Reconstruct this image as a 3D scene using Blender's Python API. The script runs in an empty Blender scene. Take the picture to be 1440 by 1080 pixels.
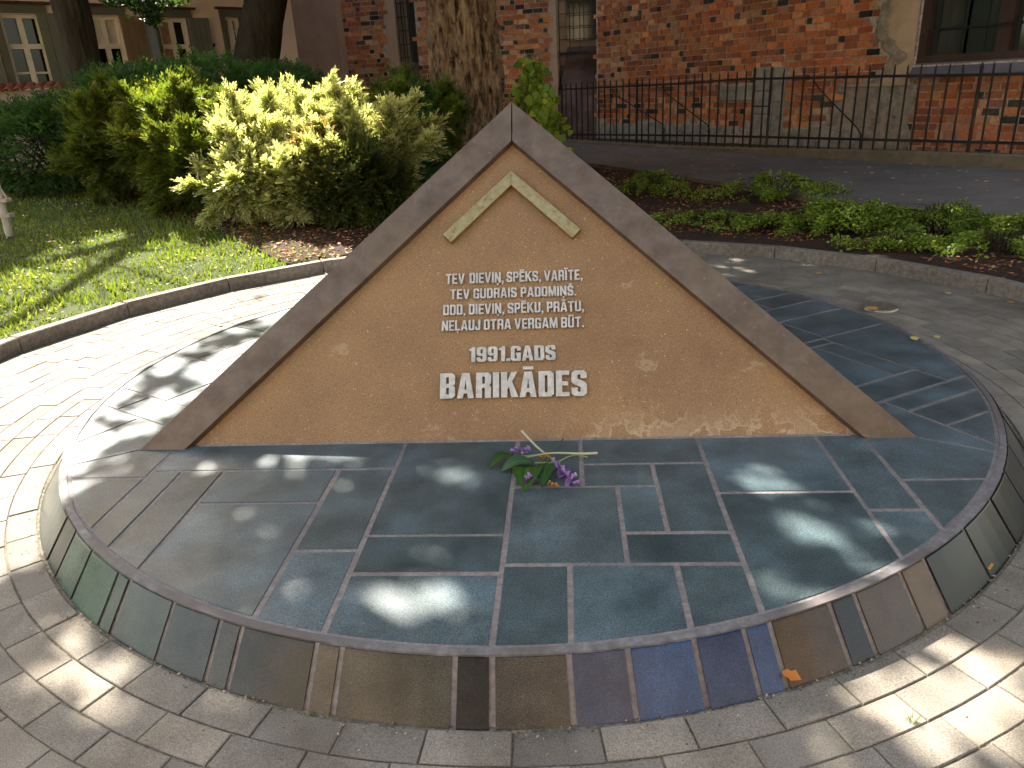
import bpy, bmesh, math, random
import numpy as np
from mathutils import Vector, Matrix
from math import radians as R, sin, cos, pi, hypot, atan2

random.seed(7); rng = np.random.default_rng(11)
scn = bpy.context.scene
col = scn.collection

# ------------------------------------------------------------------ camera
TH, RO, FL, CH = .380, -.0535, 1050., 1.6
fw = Vector((0, cos(TH), -sin(TH))); r0 = Vector((1, 0, 0)); u0 = r0.cross(fw)
rt = r0*cos(RO) + u0*sin(RO); up = -r0*sin(RO) + u0*cos(RO)
cam = bpy.data.objects.new('camera', bpy.data.cameras.new('camera')); col.objects.link(cam)
cam.matrix_world = Matrix(((rt.x, up.x, -fw.x, 0), (rt.y, up.y, -fw.y, 0), (rt.z, up.z, -fw.z, CH), (0, 0, 0, 1)))
cam.data.sensor_width = 36; cam.data.lens = FL/1440*36; cam.data.clip_end = 1000
scn.camera = cam
# ------------------------------------------------------------------ world, sun, exposure
SUN = Vector((-.5*cos(R(43)), .866*cos(R(43)), sin(R(43)))).normalized()
w = bpy.data.worlds.new('World'); scn.world = w; w.use_nodes = True
nt = w.node_tree; bg = nt.nodes['Background']
sky = nt.nodes.new('ShaderNodeTexSky'); sky.sky_type = 'NISHITA'; sky.sun_disc = False
sky.sun_elevation = R(43); sky.sun_rotation = atan2(SUN.x, SUN.y); sky.air_density = 1.0; sky.dust_density = 2.6; sky.ozone_density = .4
warm = nt.nodes.new('ShaderNodeVectorMath'); warm.operation = 'MULTIPLY'; warm.inputs[1].default_value = (1.13, 1., .82)   # white balance of the hazy sky
nt.links.new(sky.outputs[0], warm.inputs[0]); nt.links.new(warm.outputs[0], bg.inputs[0]); bg.inputs[1].default_value = .14
sl = bpy.data.lights.new('sun', 'SUN'); sl.energy = 5; sl.angle = R(.53); sl.color = (1, .93, .82)
so = bpy.data.objects.new('sun', sl); col.objects.link(so)
so.rotation_euler = (-SUN).to_track_quat('-Z', 'Y').to_euler()
scn.view_settings.view_transform = 'Standard'; scn.view_settings.look = 'None'
scn.view_settings.gamma = 1; scn.view_settings.use_curve_mapping = False
scn.view_settings.exposure = 2.5

# ------------------------------------------------------------------ helpers
def tag(o, label=None, cat=None, group=None, kind=None):
    if label: o['label'] = label
    if cat: o['category'] = cat
    if group: o['group'] = group
    if kind: o['kind'] = kind
    return o
def empty(name, loc, label=None, cat=None, group=None, kind=None):
    o = bpy.data.objects.new(name, None); col.objects.link(o); o.location = loc; o.empty_display_size = .2
    return tag(o, label, cat, group, kind)
def rootloc(p):
    v = Vector((0, 0, 0))
    while p is not None: v += p.location; p = p.parent
    return v
def mesh(name, verts, faces, mat=None, parent=None, smooth=False, colors=None):
    """one mesh object from world-space vertices; children are stored relative to their parents"""
    me = bpy.data.meshes.new(name)
    off = rootloc(parent)
    V = np.asarray(verts, dtype=float).reshape(-1, 3) - np.array(off)
    me.from_pydata(V.tolist() if len(V) < 20000 else V.tolist(), [], faces)
    if mat: me.materials.append(mat)
    if smooth: me.polygons.foreach_set('use_smooth', [True]*len(me.polygons))
    if colors is not None:
        a = me.color_attributes.new('Col', 'FLOAT_COLOR', 'POINT')
        c = np.ones((len(V), 4)); c[:, :3] = colors; a.data.foreach_set('color', c.ravel())
    me.update()
    o = bpy.data.objects.new(name, me); col.objects.link(o)
    if parent: o.parent = parent
    return o
def bigmesh(name, V, F, mat, parent=None, colors=None, smooth=False):
    """fast path: all faces have the same vertex count"""
    V = np.asarray(V, dtype=np.float32) - np.array(rootloc(parent), dtype=np.float32); F = np.asarray(F, dtype=np.int32)
    me = bpy.data.meshes.new(name); n, k = F.shape
    me.vertices.add(len(V)); me.vertices.foreach_set('co', V.ravel())
    me.loops.add(n*k); me.loops.foreach_set('vertex_index', F.ravel())
    me.polygons.add(n); me.polygons.foreach_set('loop_start', np.arange(0, n*k, k, dtype=np.int32))
    me.polygons.foreach_set('loop_total', np.full(n, k, dtype=np.int32))
    if smooth: me.polygons.foreach_set('use_smooth', np.ones(n, dtype=bool))
    me.update(calc_edges=True)
    if colors is not None:
        a = me.color_attributes.new('Col', 'FLOAT_COLOR', 'POINT')
        c = np.ones((len(V), 4), dtype=np.float32); c[:, :3] = colors; a.data.foreach_set('color', c.ravel())
    me.materials.append(mat)
    o = bpy.data.objects.new(name, me); col.objects.link(o)
    if parent: o.parent = parent
    return o
class MB:
    def __init__(s): s.v = []; s.f = []; s.c = []
    def add(s, V, F, c=None):
        b = len(s.v); s.v += [tuple(v) for v in V]; s.f += [tuple(i+b for i in f) for f in F]
        s.c += [c if c is not None else (1, 1, 1)]*len(V)
    def box(s, o, ax, ay, az, c=None):
        o, ax, ay, az = map(Vector, (o, ax, ay, az))
        V = [o, o+ax, o+ax+ay, o+ay, o+az, o+ax+az, o+ax+ay+az, o+ay+az]
        F = [(0, 3, 2, 1), (4, 5, 6, 7), (0, 1, 5, 4), (1, 2, 6, 5), (2, 3, 7, 6), (3, 0, 4, 7)]
        if ax.cross(ay).dot(az) < 0: F = [f[::-1] for f in F]
        s.add(V, F, c)
    def tube(s, pts, rad, n=8, c=None, caps=True):
        pts = [Vector(p) for p in pts]; rad = rad if hasattr(rad, '__len__') else [rad]*len(pts)
        V = []; F = []; prev = None
        for i, p in enumerate(pts):
            t = (pts[min(i+1, len(pts)-1)] - pts[max(i-1, 0)]).normalized()
            a = prev if prev else (Vector((0, 0, 1)) if abs(t.z) < .9 else Vector((1, 0, 0)))
            e1 = (a - t*a.dot(t)).normalized(); prev = e1; e2 = t.cross(e1)
            for k in range(n):
                q = 2*pi*k/n; V.append(p + (e1*cos(q) + e2*sin(q))*rad[i])
        for i in range(len(pts)-1):
            for k in range(n):
                F.append((i*n+k, i*n+(k+1) % n, (i+1)*n+(k+1) % n, (i+1)*n+k))
        if caps: F.append(tuple(range(n))[::-1]); F.append(tuple((len(pts)-1)*n+k for k in range(n)))
        s.add(V, F, c)
    def prism(s, poly, z0, z1, c=None, bev=0):
        """poly: ccw xy points"""
        n = len(poly); P = [Vector((p[0], p[1])) for p in poly]
        if bev:
            cen = sum(P, Vector((0, 0)))/n; T = []
            for i in range(n):
                a = (P[i]-P[i-1]); b = (P[(i+1) % n]-P[i])
                if a.length < 1e-6 or b.length < 1e-6: T.append(P[i]); continue
                na = Vector((-a.y, a.x)).normalized(); nb = Vector((-b.y, b.x)).normalized()
                m = na+nb; m = m/max(.5, m.length_squared)*2 if m.length > 1e-4 else na
                T.append(P[i] + m*bev)
            V = [(p.x, p.y, z0) for p in P] + [(p.x, p.y, z1-bev) for p in P] + [(p.x, p.y, z1) for p in T]
            F = [tuple(range(n))[::-1]] + [(i, (i+1) % n, n+(i+1) % n, n+i) for i in range(n)]
            F += [(n+i, n+(i+1) % n, 2*n+(i+1) % n, 2*n+i) for i in range(n)] + [tuple(range(2*n, 3*n))]
        else:
            V = [(p.x, p.y, z0) for p in P] + [(p.x, p.y, z1) for p in P]
            F = [tuple(range(n))[::-1]] + [(i, (i+1) % n, n+(i+1) % n, n+i) for i in range(n)] + [tuple(range(n, 2*n))]
        s.add(V, F, c)
    def build(s, name, mat, parent=None, smooth=False):
        return mesh(name, s.v, s.f, mat, parent, smooth, colors=np.array(s.c))
def ray(px, py): return (fw + rt*((px-720)/FL) - up*((py-540)/FL))
def at(px, py, Y):                       # the point at forward distance Y that is seen at a pixel of the photograph
    d = ray(px, py); return Vector((0, 0, CH)) + d*(Y/d.y)
def atz(px, py, z):
    d = ray(px, py); return Vector((0, 0, CH)) + d*((z-CH)/d.z)
def inpoly(P, poly):
    x, y = P[:, 0], P[:, 1]; r = np.zeros(len(P), bool); n = len(poly)
    for i in range(n):
        x0, y0 = poly[i][:2]; x1, y1 = poly[(i+1) % n][:2]
        c = ((y0 > y) != (y1 > y)); 
        with np.errstate(divide='ignore', invalid='ignore'):
            r ^= c & (x < (x1-x0)*(y-y0)/(y1-y0)+x0)
    return r
_ng = rng.random((64, 64))
def vnoise(x, y, s=1., o=0.):
    x = np.asarray(x)/s + 100.3 + o; y = np.asarray(y)/s + 77.1 + o*1.7
    xi = np.floor(x).astype(int); yi = np.floor(y).astype(int); fx = x-xi; fy = y-yi
    fx = fx*fx*(3-2*fx); fy = fy*fy*(3-2*fy); g = lambda a, b: _ng[a % 64, b % 64]
    return (g(xi, yi)*(1-fx)+g(xi+1, yi)*fx)*(1-fy) + (g(xi, yi+1)*(1-fx)+g(xi+1, yi+1)*fx)*fy

# ------------------------------------------------------------------ materials
def M(name, build, rough=.8, spec=.5, metal=0.):
    m = bpy.data.materials.new(name); m.use_nodes = True; t = m.node_tree
    b = t.nodes['Principled BSDF']; b.inputs['Roughness'].default_value = rough
    b.inputs['Specular IOR Level'].default_value = spec; b.inputs['Metallic'].default_value = metal
    build(t, b); return m
def N(t, kind, **kw):
    n = t.nodes.new('ShaderNode'+kind)
    for k, v in kw.items():
        if k in n.inputs: n.inputs[k].default_value = v
        else: setattr(n, k, v)
    return n
def pos(t, sc=(1, 1, 1)):
    g = N(t, 'NewGeometry'); mp = N(t, 'Mapping'); mp.inputs['Scale'].default_value = sc
    t.links.new(g.outputs['Position'], mp.inputs['Vector']); return mp.outputs[0]
def noise(t, scale, detail=4, rough=.6, sc=(1, 1, 1)):
    n = N(t, 'TexNoise'); n.inputs['Scale'].default_value = scale; n.inputs['Detail'].default_value = detail
    n.inputs['Roughness'].default_value = rough; t.links.new(pos(t, sc), n.inputs['Vector']); return n.outputs['Fac']
def ramp(t, fac, stops):
    r = N(t, 'ValToRGB'); e = r.color_ramp.elements
    while len(e) < len(stops): e.new(.5)
    for i, (p, c) in enumerate(stops): e[i].position = p; e[i].color = (*(c if hasattr(c, '__len__') else (c,)*3), 1)
    t.links.new(fac, r.inputs[0]); return r.outputs[0]
def mix(t, fac, a, b, mode='MIX'):
    n = t.nodes.new('ShaderNodeMix'); n.data_type = 'RGBA'; n.blend_type = mode
    for v, i in ((fac, 0), (a, 6), (b, 7)):
        if hasattr(v, 'node'): t.links.new(v, n.inputs[i])
        elif i == 0: n.inputs[0].default_value = v
        else: n.inputs[i].default_value = (*v, 1)
    return n.outputs[2]
def bump(t, b, h, dist=.01, strength=1.):
    n = N(t, 'Bump'); n.inputs['Distance'].default_value = dist; n.inputs['Strength'].default_value = strength
    t.links.new(h, n.inputs['Height']); t.links.new(n.outputs[0], b.inputs['Normal'])
def vcol(t):
    a = N(t, 'VertexColor'); a.layer_name = 'Col'; return a.outputs[0]
def orand(t): return N(t, 'ObjectInfo').outputs['Random']
def setc(t, b, c): t.links.new(c, b.inputs['Base Color'])

def m_slate(t, b):
    a = ramp(t, noise(t, 170, 4, .8), [(.32, (.022, .032, .036)), (.5, (.070, .092, .098)), (.66, (.135, .165, .168)), (.76, (.30, .33, .33))])
    bl = ramp(t, noise(t, 3.2, 5, .62), [(.32, (.55, .60, .60)), (.52, (1, 1, 1)), (.74, (1.45, 1.55, 1.65))])
    c = mix(t, 1, a, bl, 'MULTIPLY')
    c = mix(t, 1, c, ramp(t, orand(t), [(0, (.70, .76, .76)), (.5, (.98, 1, 1.0)), (1, (1.15, 1.22, 1.28))]), 'MULTIPLY')
    g = ramp(t, noise(t, 2.1, 3, .5), [(.58, 0), (.72, .35)])
    c = mix(t, g, c, (.075, .10, .075))
    setc(t, b, c)
    t.links.new(ramp(t, noise(t, 5, 4, .6), [(.3, .28), (.7, .44)]), b.inputs['Roughness'])
    bump(t, b, noise(t, 300, 2), .0006, .7)
SLATE = M('slate', m_slate, .36, .3)
def m_granite(t, b):
    n = ramp(t, noise(t, 330, 3, .75), [(.3, .35), (.52, 1.), (.72, 2.2)])
    c = mix(t, 1, vcol(t), n, 'MULTIPLY')
    c = mix(t, 1, c, ramp(t, noise(t, 7, 4, .6), [(.3, (.7, .7, .7)), (.7, (1.3, 1.28, 1.22))]), 'MULTIPLY')
    setc(t, b, c)
GRAN = M('polished_granite', m_granite, .27, .32)
def m_mortar(t, b):
    c = ramp(t, noise(t, 38, 5, .7), [(.25, (.12, .10, .092)), (.5, (.22, .185, .17)), (.8, (.34, .30, .28))])
    setc(t, b, mix(t, ramp(t, noise(t, 2.5, 3), [(.45, 0), (.6, .55)]), c, (.12, .105, .11)))
    bump(t, b, noise(t, 160, 4), .003)
MORT = M('joint_mortar', m_mortar, .7)
def m_paver(t, b):
    a = ramp(t, noise(t, 210, 3, .75), [(.3, (.12, .11, .095)), (.5, (.25, .225, .19)), (.68, (.34, .31, .265)), (.78, (.70, .66, .58))])
    st = ramp(t, noise(t, 3.3, 5, .6), [(.3, (.62, .60, .57)), (.6, (1, 1, 1)), (.8, (1.12, 1.1, 1.05))])
    c = mix(t, 1, a, st, 'MULTIPLY')
    c = mix(t, 1, c, ramp(t, orand(t), [(0, (.76, .75, .74)), (.5, (1, .99, .97)), (1, (1.2, 1.14, 1.06))]), 'MULTIPLY')
    setc(t, b, c); bump(t, b, noise(t, 190, 4, .8), .004, .9)
PAVER = M('concrete_paver', m_paver, .86, .3)
def m_joint(t, b):
    c = ramp(t, noise(t, 55, 5, .75), [(.3, (.06, .048, .032)), (.5, (.14, .118, .09)), (.66, (.25, .22, .17)), (.8, (.10, .12, .04))])
    setc(t, b, c); bump(t, b, noise(t, 120, 4), .006)
JOINT = M('sandy_joint', m_joint, .95, .2)
def m_kerb(t, b):
    c = ramp(t, noise(t, 26, 6, .72), [(.25, (.09, .072, .058)), (.5, (.19, .165, .138)), (.75, (.30, .27, .235))])
    c = mix(t, 1, c, ramp(t, noise(t, 1.7, 4), [(.3, (.7, .7, .7)), (.7, (1.1, 1.1, 1.1))]), 'MULTIPLY')
    setc(t, b, c); bump(t, b, noise(t, 90, 5, .7), .004)
KERB = M('kerb_concrete', m_kerb, .88, .3)
def m_panel(t, b):
    a = ramp(t, noise(t, 210, 4, .85), [(.30, (.085, .049, .023)), (.45, (.265, .158, .078)), (.60, (.365, .228, .115)), (.72, (.66, .52, .34))])
    big = ramp(t, noise(t, 1.7, 5, .6), [(.3, (.78, .73, .72)), (.5, (.98, .97, .96)), (.68, (1.14, 1.13, 1.06))])
    c = mix(t, 1, a, big, 'MULTIPLY')
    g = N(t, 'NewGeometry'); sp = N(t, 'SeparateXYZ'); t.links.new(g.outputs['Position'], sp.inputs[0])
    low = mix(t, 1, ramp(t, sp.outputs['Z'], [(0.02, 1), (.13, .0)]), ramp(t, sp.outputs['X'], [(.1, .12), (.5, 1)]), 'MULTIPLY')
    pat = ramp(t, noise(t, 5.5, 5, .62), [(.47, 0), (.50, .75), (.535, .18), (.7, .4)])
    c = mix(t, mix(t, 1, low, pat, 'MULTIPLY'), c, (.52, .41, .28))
    bl = ramp(t, noise(t, 3.7, 4, .7, (1, 1, 1.6)), [(.64, 0), (.68, .38)])
    c = mix(t, bl, c, (.50, .38, .24))
    c = mix(t, ramp(t, noise(t, 75, 2, .5), [(.69, 0), (.72, .6)]), c, (.62, .50, .34))
    c = mix(t, ramp(t, noise(t, 95, 2, .5), [(.24, .5), (.28, 0)]), c, (.10, .06, .03))
    setc(t, b, c)
    bump(t, b, noise(t, 380, 3, .8), .0035, .9)
PANEL = M('exposed_aggregate', m_panel, .7, .35)
def m_bronze(t, b):
    a = ramp(t, noise(t, 9, 6, .62), [(.25, (.105, .073, .050)), (.5, (.155, .110, .078)), (.75, (.205, .150, .108))])
    a = mix(t, ramp(t, noise(t, 2.2, 4, .6), [(.5, 0), (.72, .55)]), a, (.21, .155, .09))
    a = mix(t, ramp(t, noise(t, 26, 3, .5), [(.68, 0), (.75, .3)]), a, (.27, .31, .27))
    setc(t, b, a)
    t.links.new(ramp(t, noise(t, 14, 4, .6), [(.3, .42), (.7, .6)]), b.inputs['Roughness'])
    bump(t, b, noise(t, 60, 4, .6, (1, 1, 1)), .0015, .5)
BRONZE = M('weathered_bronze', m_bronze, .46, .4, .55)
def m_brass(t, b):
    a = ramp(t, noise(t, 26, 5, .7), [(.25, (.14, .09, .035)), (.45, (.32, .24, .095)), (.62, (.37, .31, .16)), (.8, (.52, .44, .24))])
    setc(t, b, a)
BRASS = M('patinated_brass', m_brass, .45, .5, .6)
def m_steel(t, b):
    a = ramp(t, noise(t, 30, 4, .7), [(.3, (.38, .36, .32)), (.7, (.62, .59, .53))])
    setc(t, b, a)
STEEL = M('brushed_steel', m_steel, .45, .5, .25)
def m_brick(t, b):
    c = mix(t, 1, vcol(t), ramp(t, noise(t, 14, 6, .75), [(.22, (.38, .36, .38)), (.5, (1, 1, 1)), (.8, (1.3, 1.24, 1.2))]), 'MULTIPLY')
    lw = ramp(t, noise(t, 4.3, 8, .8), [(.60, 0), (.66, .75)])
    c = mix(t, mix(t, 1, lw, (.55,)*3, 'MULTIPLY'), c, (.34, .27, .22))
    soot = ramp(t, noise(t, 1.1, 6, .7), [(.5, .0), (.72, .5)])
    c = mix(t, soot, c, mix(t, 1, c, (.42, .34, .36), 'MULTIPLY'))
    setc(t, b, c); bump(t, b, noise(t, 34, 6, .75), .02)
BRICK = M('old_brick', m_brick, .9, .2)
def m_bmortar(t, b):
    c = ramp(t, noise(t, 8, 7, .8), [(.3, (.20, .12, .09)), (.44, (.36, .27, .21)), (.56, (.56, .49, .41)), (.8, (.70, .64, .55))])
    setc(t, b, c); bump(t, b, noise(t, 30, 6, .8), .02)
BMORT = M('lime_mortar', m_bmortar, .95, .2)
def m_stonew(t, b):
    c = ramp(t, noise(t, 3.3, 8, .75), [(.25, (.10, .09, .07)), (.42, (.27, .25, .20)), (.6, (.42, .39, .32)), (.8, (.50, .47, .40))])
    setc(t, b, c); bump(t, b, noise(t, 22, 6, .8), .02)
WSTONE = M('weathered_limestone', m_stonew, .9, .2)
def m_rough(t, b):
    c = ramp(t, noise(t, 5.5, 9, .8), [(.28, (.10, .085, .07)), (.42, (.28, .23, .18)), (.58, (.47, .38, .28)), (.75, (.58, .50, .40))])
    c = mix(t, ramp(t, noise(t, 9, 6, .7), [(.62, 0), (.67, .7)]), c, (.33, .13, .07))
    setc(t, b, c); bump(t, b, noise(t, 18, 8, .8), .04)
RPLAST = M('eroded_plaster', m_rough, .95, .2)
def mk_plaster(name, c0, c1, rough=.9, sc=2.2, stain=.25, stc=(.2, .15, .06)):
    def f(t, b):
        c = mix(t, ramp(t, noise(t, sc, 6, .65), [(.3, 0), (.7, 1)]), c0, c1)
        c = mix(t, ramp(t, noise(t, .7, 5, .6), [(.5, 0), (.75, stain)]), c, stc)
        setc(t, b, c); bump(t, b, noise(t, 25, 5, .7), .008)
    return M(name, f, rough, .25)
TAN = mk_plaster('tan_plaster', (.36, .25, .17), (.46, .33, .23), stain=.6)
OCHRE = mk_plaster('ochre_plaster', (.46, .31, .19), (.60, .44, .29))
PINK = mk_plaster('pink_plaster', (.72, .54, .42), (.78, .60, .47), sc=1.2, stain=.1, stc=(.5, .34, .25))
GWALL = mk_plaster('garden_wall_plaster', (.30, .23, .20), (.36, .28, .24))
JAMB = mk_plaster('jamb_plaster', (.40, .27, .18), (.50, .36, .25))
DARKW = mk_plaster('grey_green_paint', (.10, .10, .07), (.14, .135, .10), rough=.7)
SHUT = mk_plaster('shutter_paint', (.13, .135, .10), (.165, .17, .13), rough=.6)
SHUTB = mk_plaster('blue_grey_paint', (.22, .27, .27), (.27, .32, .32), rough=.6)
WHITE = mk_plaster('cream_window_paint', (.66, .58, .45), (.78, .70, .56), rough=.5)
TILE = mk_plaster('red_roof_tile', (.24, .065, .035), (.36, .10, .05), sc=6)
BROWNP = mk_plaster('brown_painted_wood', (.045, .025, .018), (.075, .042, .03), rough=.6)
SILLM = mk_plaster('grey_sheet_metal', (.10, .085, .10), (.16, .14, .155), rough=.5)
SLOPE = mk_plaster('sooty_sloped_sill', (.075, .05, .045), (.17, .10, .085), sc=3, stain=.8, stc=(.05, .05, .05))
PLINTH = mk_plaster('mossy_plinth', (.13, .105, .07), (.21, .175, .12), sc=5, stain=.6, stc=(.06, .055, .03))
IRON = mk_plaster('black_iron', (.010, .009, .010), (.022, .020, .02), rough=.5)
CURT = mk_plaster('curtain_cloth', (.55, .47, .36), (.7, .6, .48), sc=9)
CURTR = mk_plaster('reddish_curtain', (.30, .15, .11), (.48, .30, .22), sc=9)
def m_glass(t, b): b.inputs['Base Color'].default_value = (.010, .009, .009, 1)
GLASS = M('dark_window_glass', m_glass, .08, .2)
def m_glassg(t, b): b.inputs['Base Color'].default_value = (.035, .045, .038, 1)
GLASSG = M('greenish_window_glass', m_glassg, .1, .6)
def m_asph(t, b):
    c = ramp(t, noise(t, 60, 5, .75), [(.3, (.075, .068, .063)), (.6, (.15, .138, .128)), (.8, (.24, .22, .20))])
    setc(t, b, mix(t, 1, c, ramp(t, noise(t, 1.3, 4), [(.3, .75), (.7, 1.25)]), 'MULTIPLY')); bump(t, b, noise(t, 130, 3), .004)
ASPH = M('asphalt', m_asph, .8, .35)
def m_soil(t, b):
    c = ramp(t, noise(t, 24, 7, .8), [(.3, (.022, .013, .010)), (.5, (.06, .035, .026)), (.68, (.115, .055, .035)), (.85, (.16, .12, .09))])
    setc(t, b, c); bump(t, b, noise(t, 45, 6, .8), .04)
SOIL = M('dark_mulch_soil', m_soil, .95, .2)
def m_lawn(t, b):
    c = ramp(t, noise(t, 9, 7, .75), [(.3, (.03, .045, .012)), (.5, (.06, .085, .02)), (.66, (.10, .10, .035)), (.8, (.15, .10, .05))])
    setc(t, b, c); bump(t, b, noise(t, 60, 5, .8), .03)
LAWN = M('lawn_soil', m_lawn, .95, .2)
def m_bark(t, b):
    v = N(t, 'TexNoise'); v.inputs['Scale'].default_value = 13; v.inputs['Detail'].default_value = 8; v.inputs['Roughness'].default_value = .66
    v.inputs['Distortion'].default_value = .6; t.links.new(pos(t, (1, 1, .2)), v.inputs['Vector'])
    c = ramp(t, v.outputs['Fac'], [(.38, (.03, .019, .012)), (.46, (.16, .102, .062)), (.56, (.30, .20, .125)), (.7, (.44, .31, .20))])
    c = mix(t, ramp(t, noise(t, 5, 5, .7, (1, 1, .35)), [(.55, 0), (.7, .5)]), c, (.13, .12, .055))
    c = mix(t, ramp(t, noise(t, 4, 5, .7, (1, 1, .22)), [(.68, 0), (.74, .7)]), c, (.36, .18, .09))
    setc(t, b, c); bump(t, b, v.outputs['Fac'], .05, 1.)
BARK = M('furrowed_bark', m_bark, .9, .2)
def m_darkbark(t, b):
    c = ramp(t, noise(t, 10, 6, .7, (1, 1, .2)), [(.3, (.018, .013, .008)), (.55, (.05, .038, .025)), (.8, (.085, .07, .045))])
    setc(t, b, c); bump(t, b, noise(t, 12, 6, .7, (1, 1, .25)), .05)
DBARK = M('dark_bark', m_darkbark, .9, .2)
def leafmat(name, trans=.45, rough=.5, spec=.35):
    m = bpy.data.materials.new(name); m.use_nodes = True; t = m.node_tree; b = t.nodes['Principled BSDF']
    b.inputs['Roughness'].default_value = rough; b.inputs['Specular IOR Level'].default_value = spec
    c = vcol(t); t.links.new(c, b.inputs['Base Color'])
    tr = N(t, 'BsdfTranslucent'); ms = N(t, 'MixShader'); ms.inputs[0].default_value = trans
    t.links.new(mix(t, 1, c, (1.25, 1.25, .7), 'MULTIPLY'), tr.inputs[0])
    t.links.new(b.outputs[0], ms.inputs[1]); t.links.new(tr.outputs[0], ms.inputs[2])
    t.links.new(ms.outputs[0], t.nodes['Material Output'].inputs[0]); return m
LEAF = leafmat('leaf'); NEEDLE = leafmat('needle', .45, .5); DRY = leafmat('dry_leaf', .2, .7, .2); GRASS = leafmat('grass_blade', .4, .55)
PETAL = leafmat('petal', .3, .6); STALK = leafmat('stalk', .15, .5)
def m_brasscap(t, b): setc(t, b, ramp(t, noise(t, 60, 4), [(.3, (.20, .18, .14)), (.7, (.38, .36, .30))]))
CAP = M('dull_metal_cover', m_brasscap, .35, .5, .6)
GALV = mk_plaster('pale_weathered_wood', (.38, .34, .30), (.5, .46, .42), sc=8)

# ------------------------------------------------------------------ layout numbers
CX, CY = .0795, 4.3046                      # centre of the round platform
RT, RB = 2.475, 2.632                       # radius of the platform top inside its rim; radius of its foot
ZP = -.165                                  # level of the paving; the platform top is z = 0
YAW = R(-4.738)
RK = 4.15
def loc2w(u, v, a=YAW): return (CX + u*cos(a) - v*sin(a), CY + u*sin(a) + v*cos(a))
def sstep(x): x = np.clip(x, 0, 1); return x*x*(3-2*x)
def zter(x, y):
    r = np.hypot(np.asarray(x)-CX, np.asarray(y)-CY)
    left = sstep((1.2-np.asarray(x))/3.5)
    zl = -.06 + .055*np.clip(r-4.4, 0, 10)
    zr = -.075 - .13*np.clip((r-4.6)/2.0, 0, 1)
    return zl*left + zr*(1-left)

# ------------------------------------------------------------------ ground sheets
mesh('ground', [(-150, -150, -.40), (150, -150, -.40), (150, 150, -.40), (-150, 150, -.40)], [(0, 1, 2, 3)], SOIL)['kind'] = 'structure'
def polar_sheet(name, a0, a1, r0, r1, mat, dz=0., na=160, nr=60, zf=zter):
    V = []; F = []
    for j in range(nr+1):
        r = r0 + (r1-r0)*(j/nr)**1.6
        for i in range(na+1):
            a = a0 + (a1-a0)*i/na; x = CX+r*cos(a); y = CY+r*sin(a); V.append((x, y, 0))
    V = np.array(V); V[:, 2] = zf(V[:, 0], V[:, 1]) + dz + .025*(vnoise(V[:, 0], V[:, 1], .5)-.5)*(np.hypot(V[:, 0]-CX, V[:, 1]-CY) > r0+.1)
    for j in range(nr):
        for i in range(na):
            b = j*(na+1)+i; F.append((b, b+na+1, b+na+2, b+1))
    return bigmesh(name, V, F, mat, smooth=True)
polar_sheet('lawn', R(88), R(262), RK+.10, 34, LAWN)['kind'] = 'structure'
polar_sheet('planting_bed', R(-98), R(88), RK+.10, 30, SOIL, zf=zter)['kind'] = 'structure'

# ------------------------------------------------------------------ circular paving
pav = empty('paving', (CX, CY, ZP), kind='structure')
V = []; F = []; n = 128
for r in (RB-.2, RK+.02):
    for i in range(n): V.append((CX+r*cos(2*pi*i/n), CY+r*sin(2*pi*i/n), ZP-.0065))
F = [(i, n+i, n+(i+1) % n, (i+1) % n) for i in range(n)]
jb = mesh('sand_bed', V, F, JOINT, pav)
rings = []
r = RB+.012; k = 0
while r < RK-.03:
    wdt = .124 if r+.124 < RK-.06 else RK-.01-r
    rings.append((r, min(r+wdt, RK-.008))); r += wdt; k += 1
blocks = []
for k, (ra, rb_) in enumerate(rings):
    m = int(round(2*pi*(ra+.06)/.262)); off = (.0 if k % 2 else .5) + .11*k
    off = off + (R(270-5.6)-0)/(2*pi/m) % 1 if k == 0 else off
    for i in range(m):
        a0 = 2*pi*(i+off)/m; a1 = 2*pi*(i+1+off)/m
        g = .0026/ra; j = random.uniform(-.0012, .0012)
        a0 += g; a1 -= g; A0 = ra+.0026; A1 = rb_-.0026
        P = [(CX+A0*cos(a0), CY+A0*sin(a0)), (CX+A1*cos(a0), CY+A1*sin(a0)), (CX+A1*cos((a0+a1)/2), CY+A1*sin((a0+a1)/2)), (CX+A1*cos(a1), CY+A1*sin(a1)), (CX+A0*cos(a1), CY+A0*sin(a1)), (CX+A0*cos((a0+a1)/2), CY+A0*sin((a0+a1)/2))]
        jx, jy = random.uniform(-.0015, .0015), random.uniform(-.0015, .0015)
        P = [(p[0]+jx, p[1]+jy) for p in P]
        mx = sum(p[0] for p in P)/6; my = sum(p[1] for p in P)/6
        # size in view
        q = Vector((mx, my, ZP)) - Vector((0, 0, CH)); dz = q.dot(fw); vis = 0
        if dz > .3:
            X = 720+FL*q.dot(rt)/dz; Y = 540-FL*q.dot(up)/dz
            if -60 < X < 1500 and -60 < Y < 1140 and not (abs(mx-CX) < 1.6 and my > CY+1.2): vis = 1/q.length
        blocks.append((vis, P, random.uniform(-.002, .002)))
blocks.sort(key=lambda b: -b[0])
rest = MB()
for i, (v, P, dz) in enumerate(blocks):
    if i < 300 and v > 0:
        m = MB(); m.prism(P, ZP-.05, ZP+dz, bev=.003); m.build('paver', PAVER, pav)
    else: rest.prism(P, ZP-.05, ZP+dz, bev=.003)
o = rest.build('paver_field', PAVER, pav); o['kind'] = 'stuff'
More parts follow.
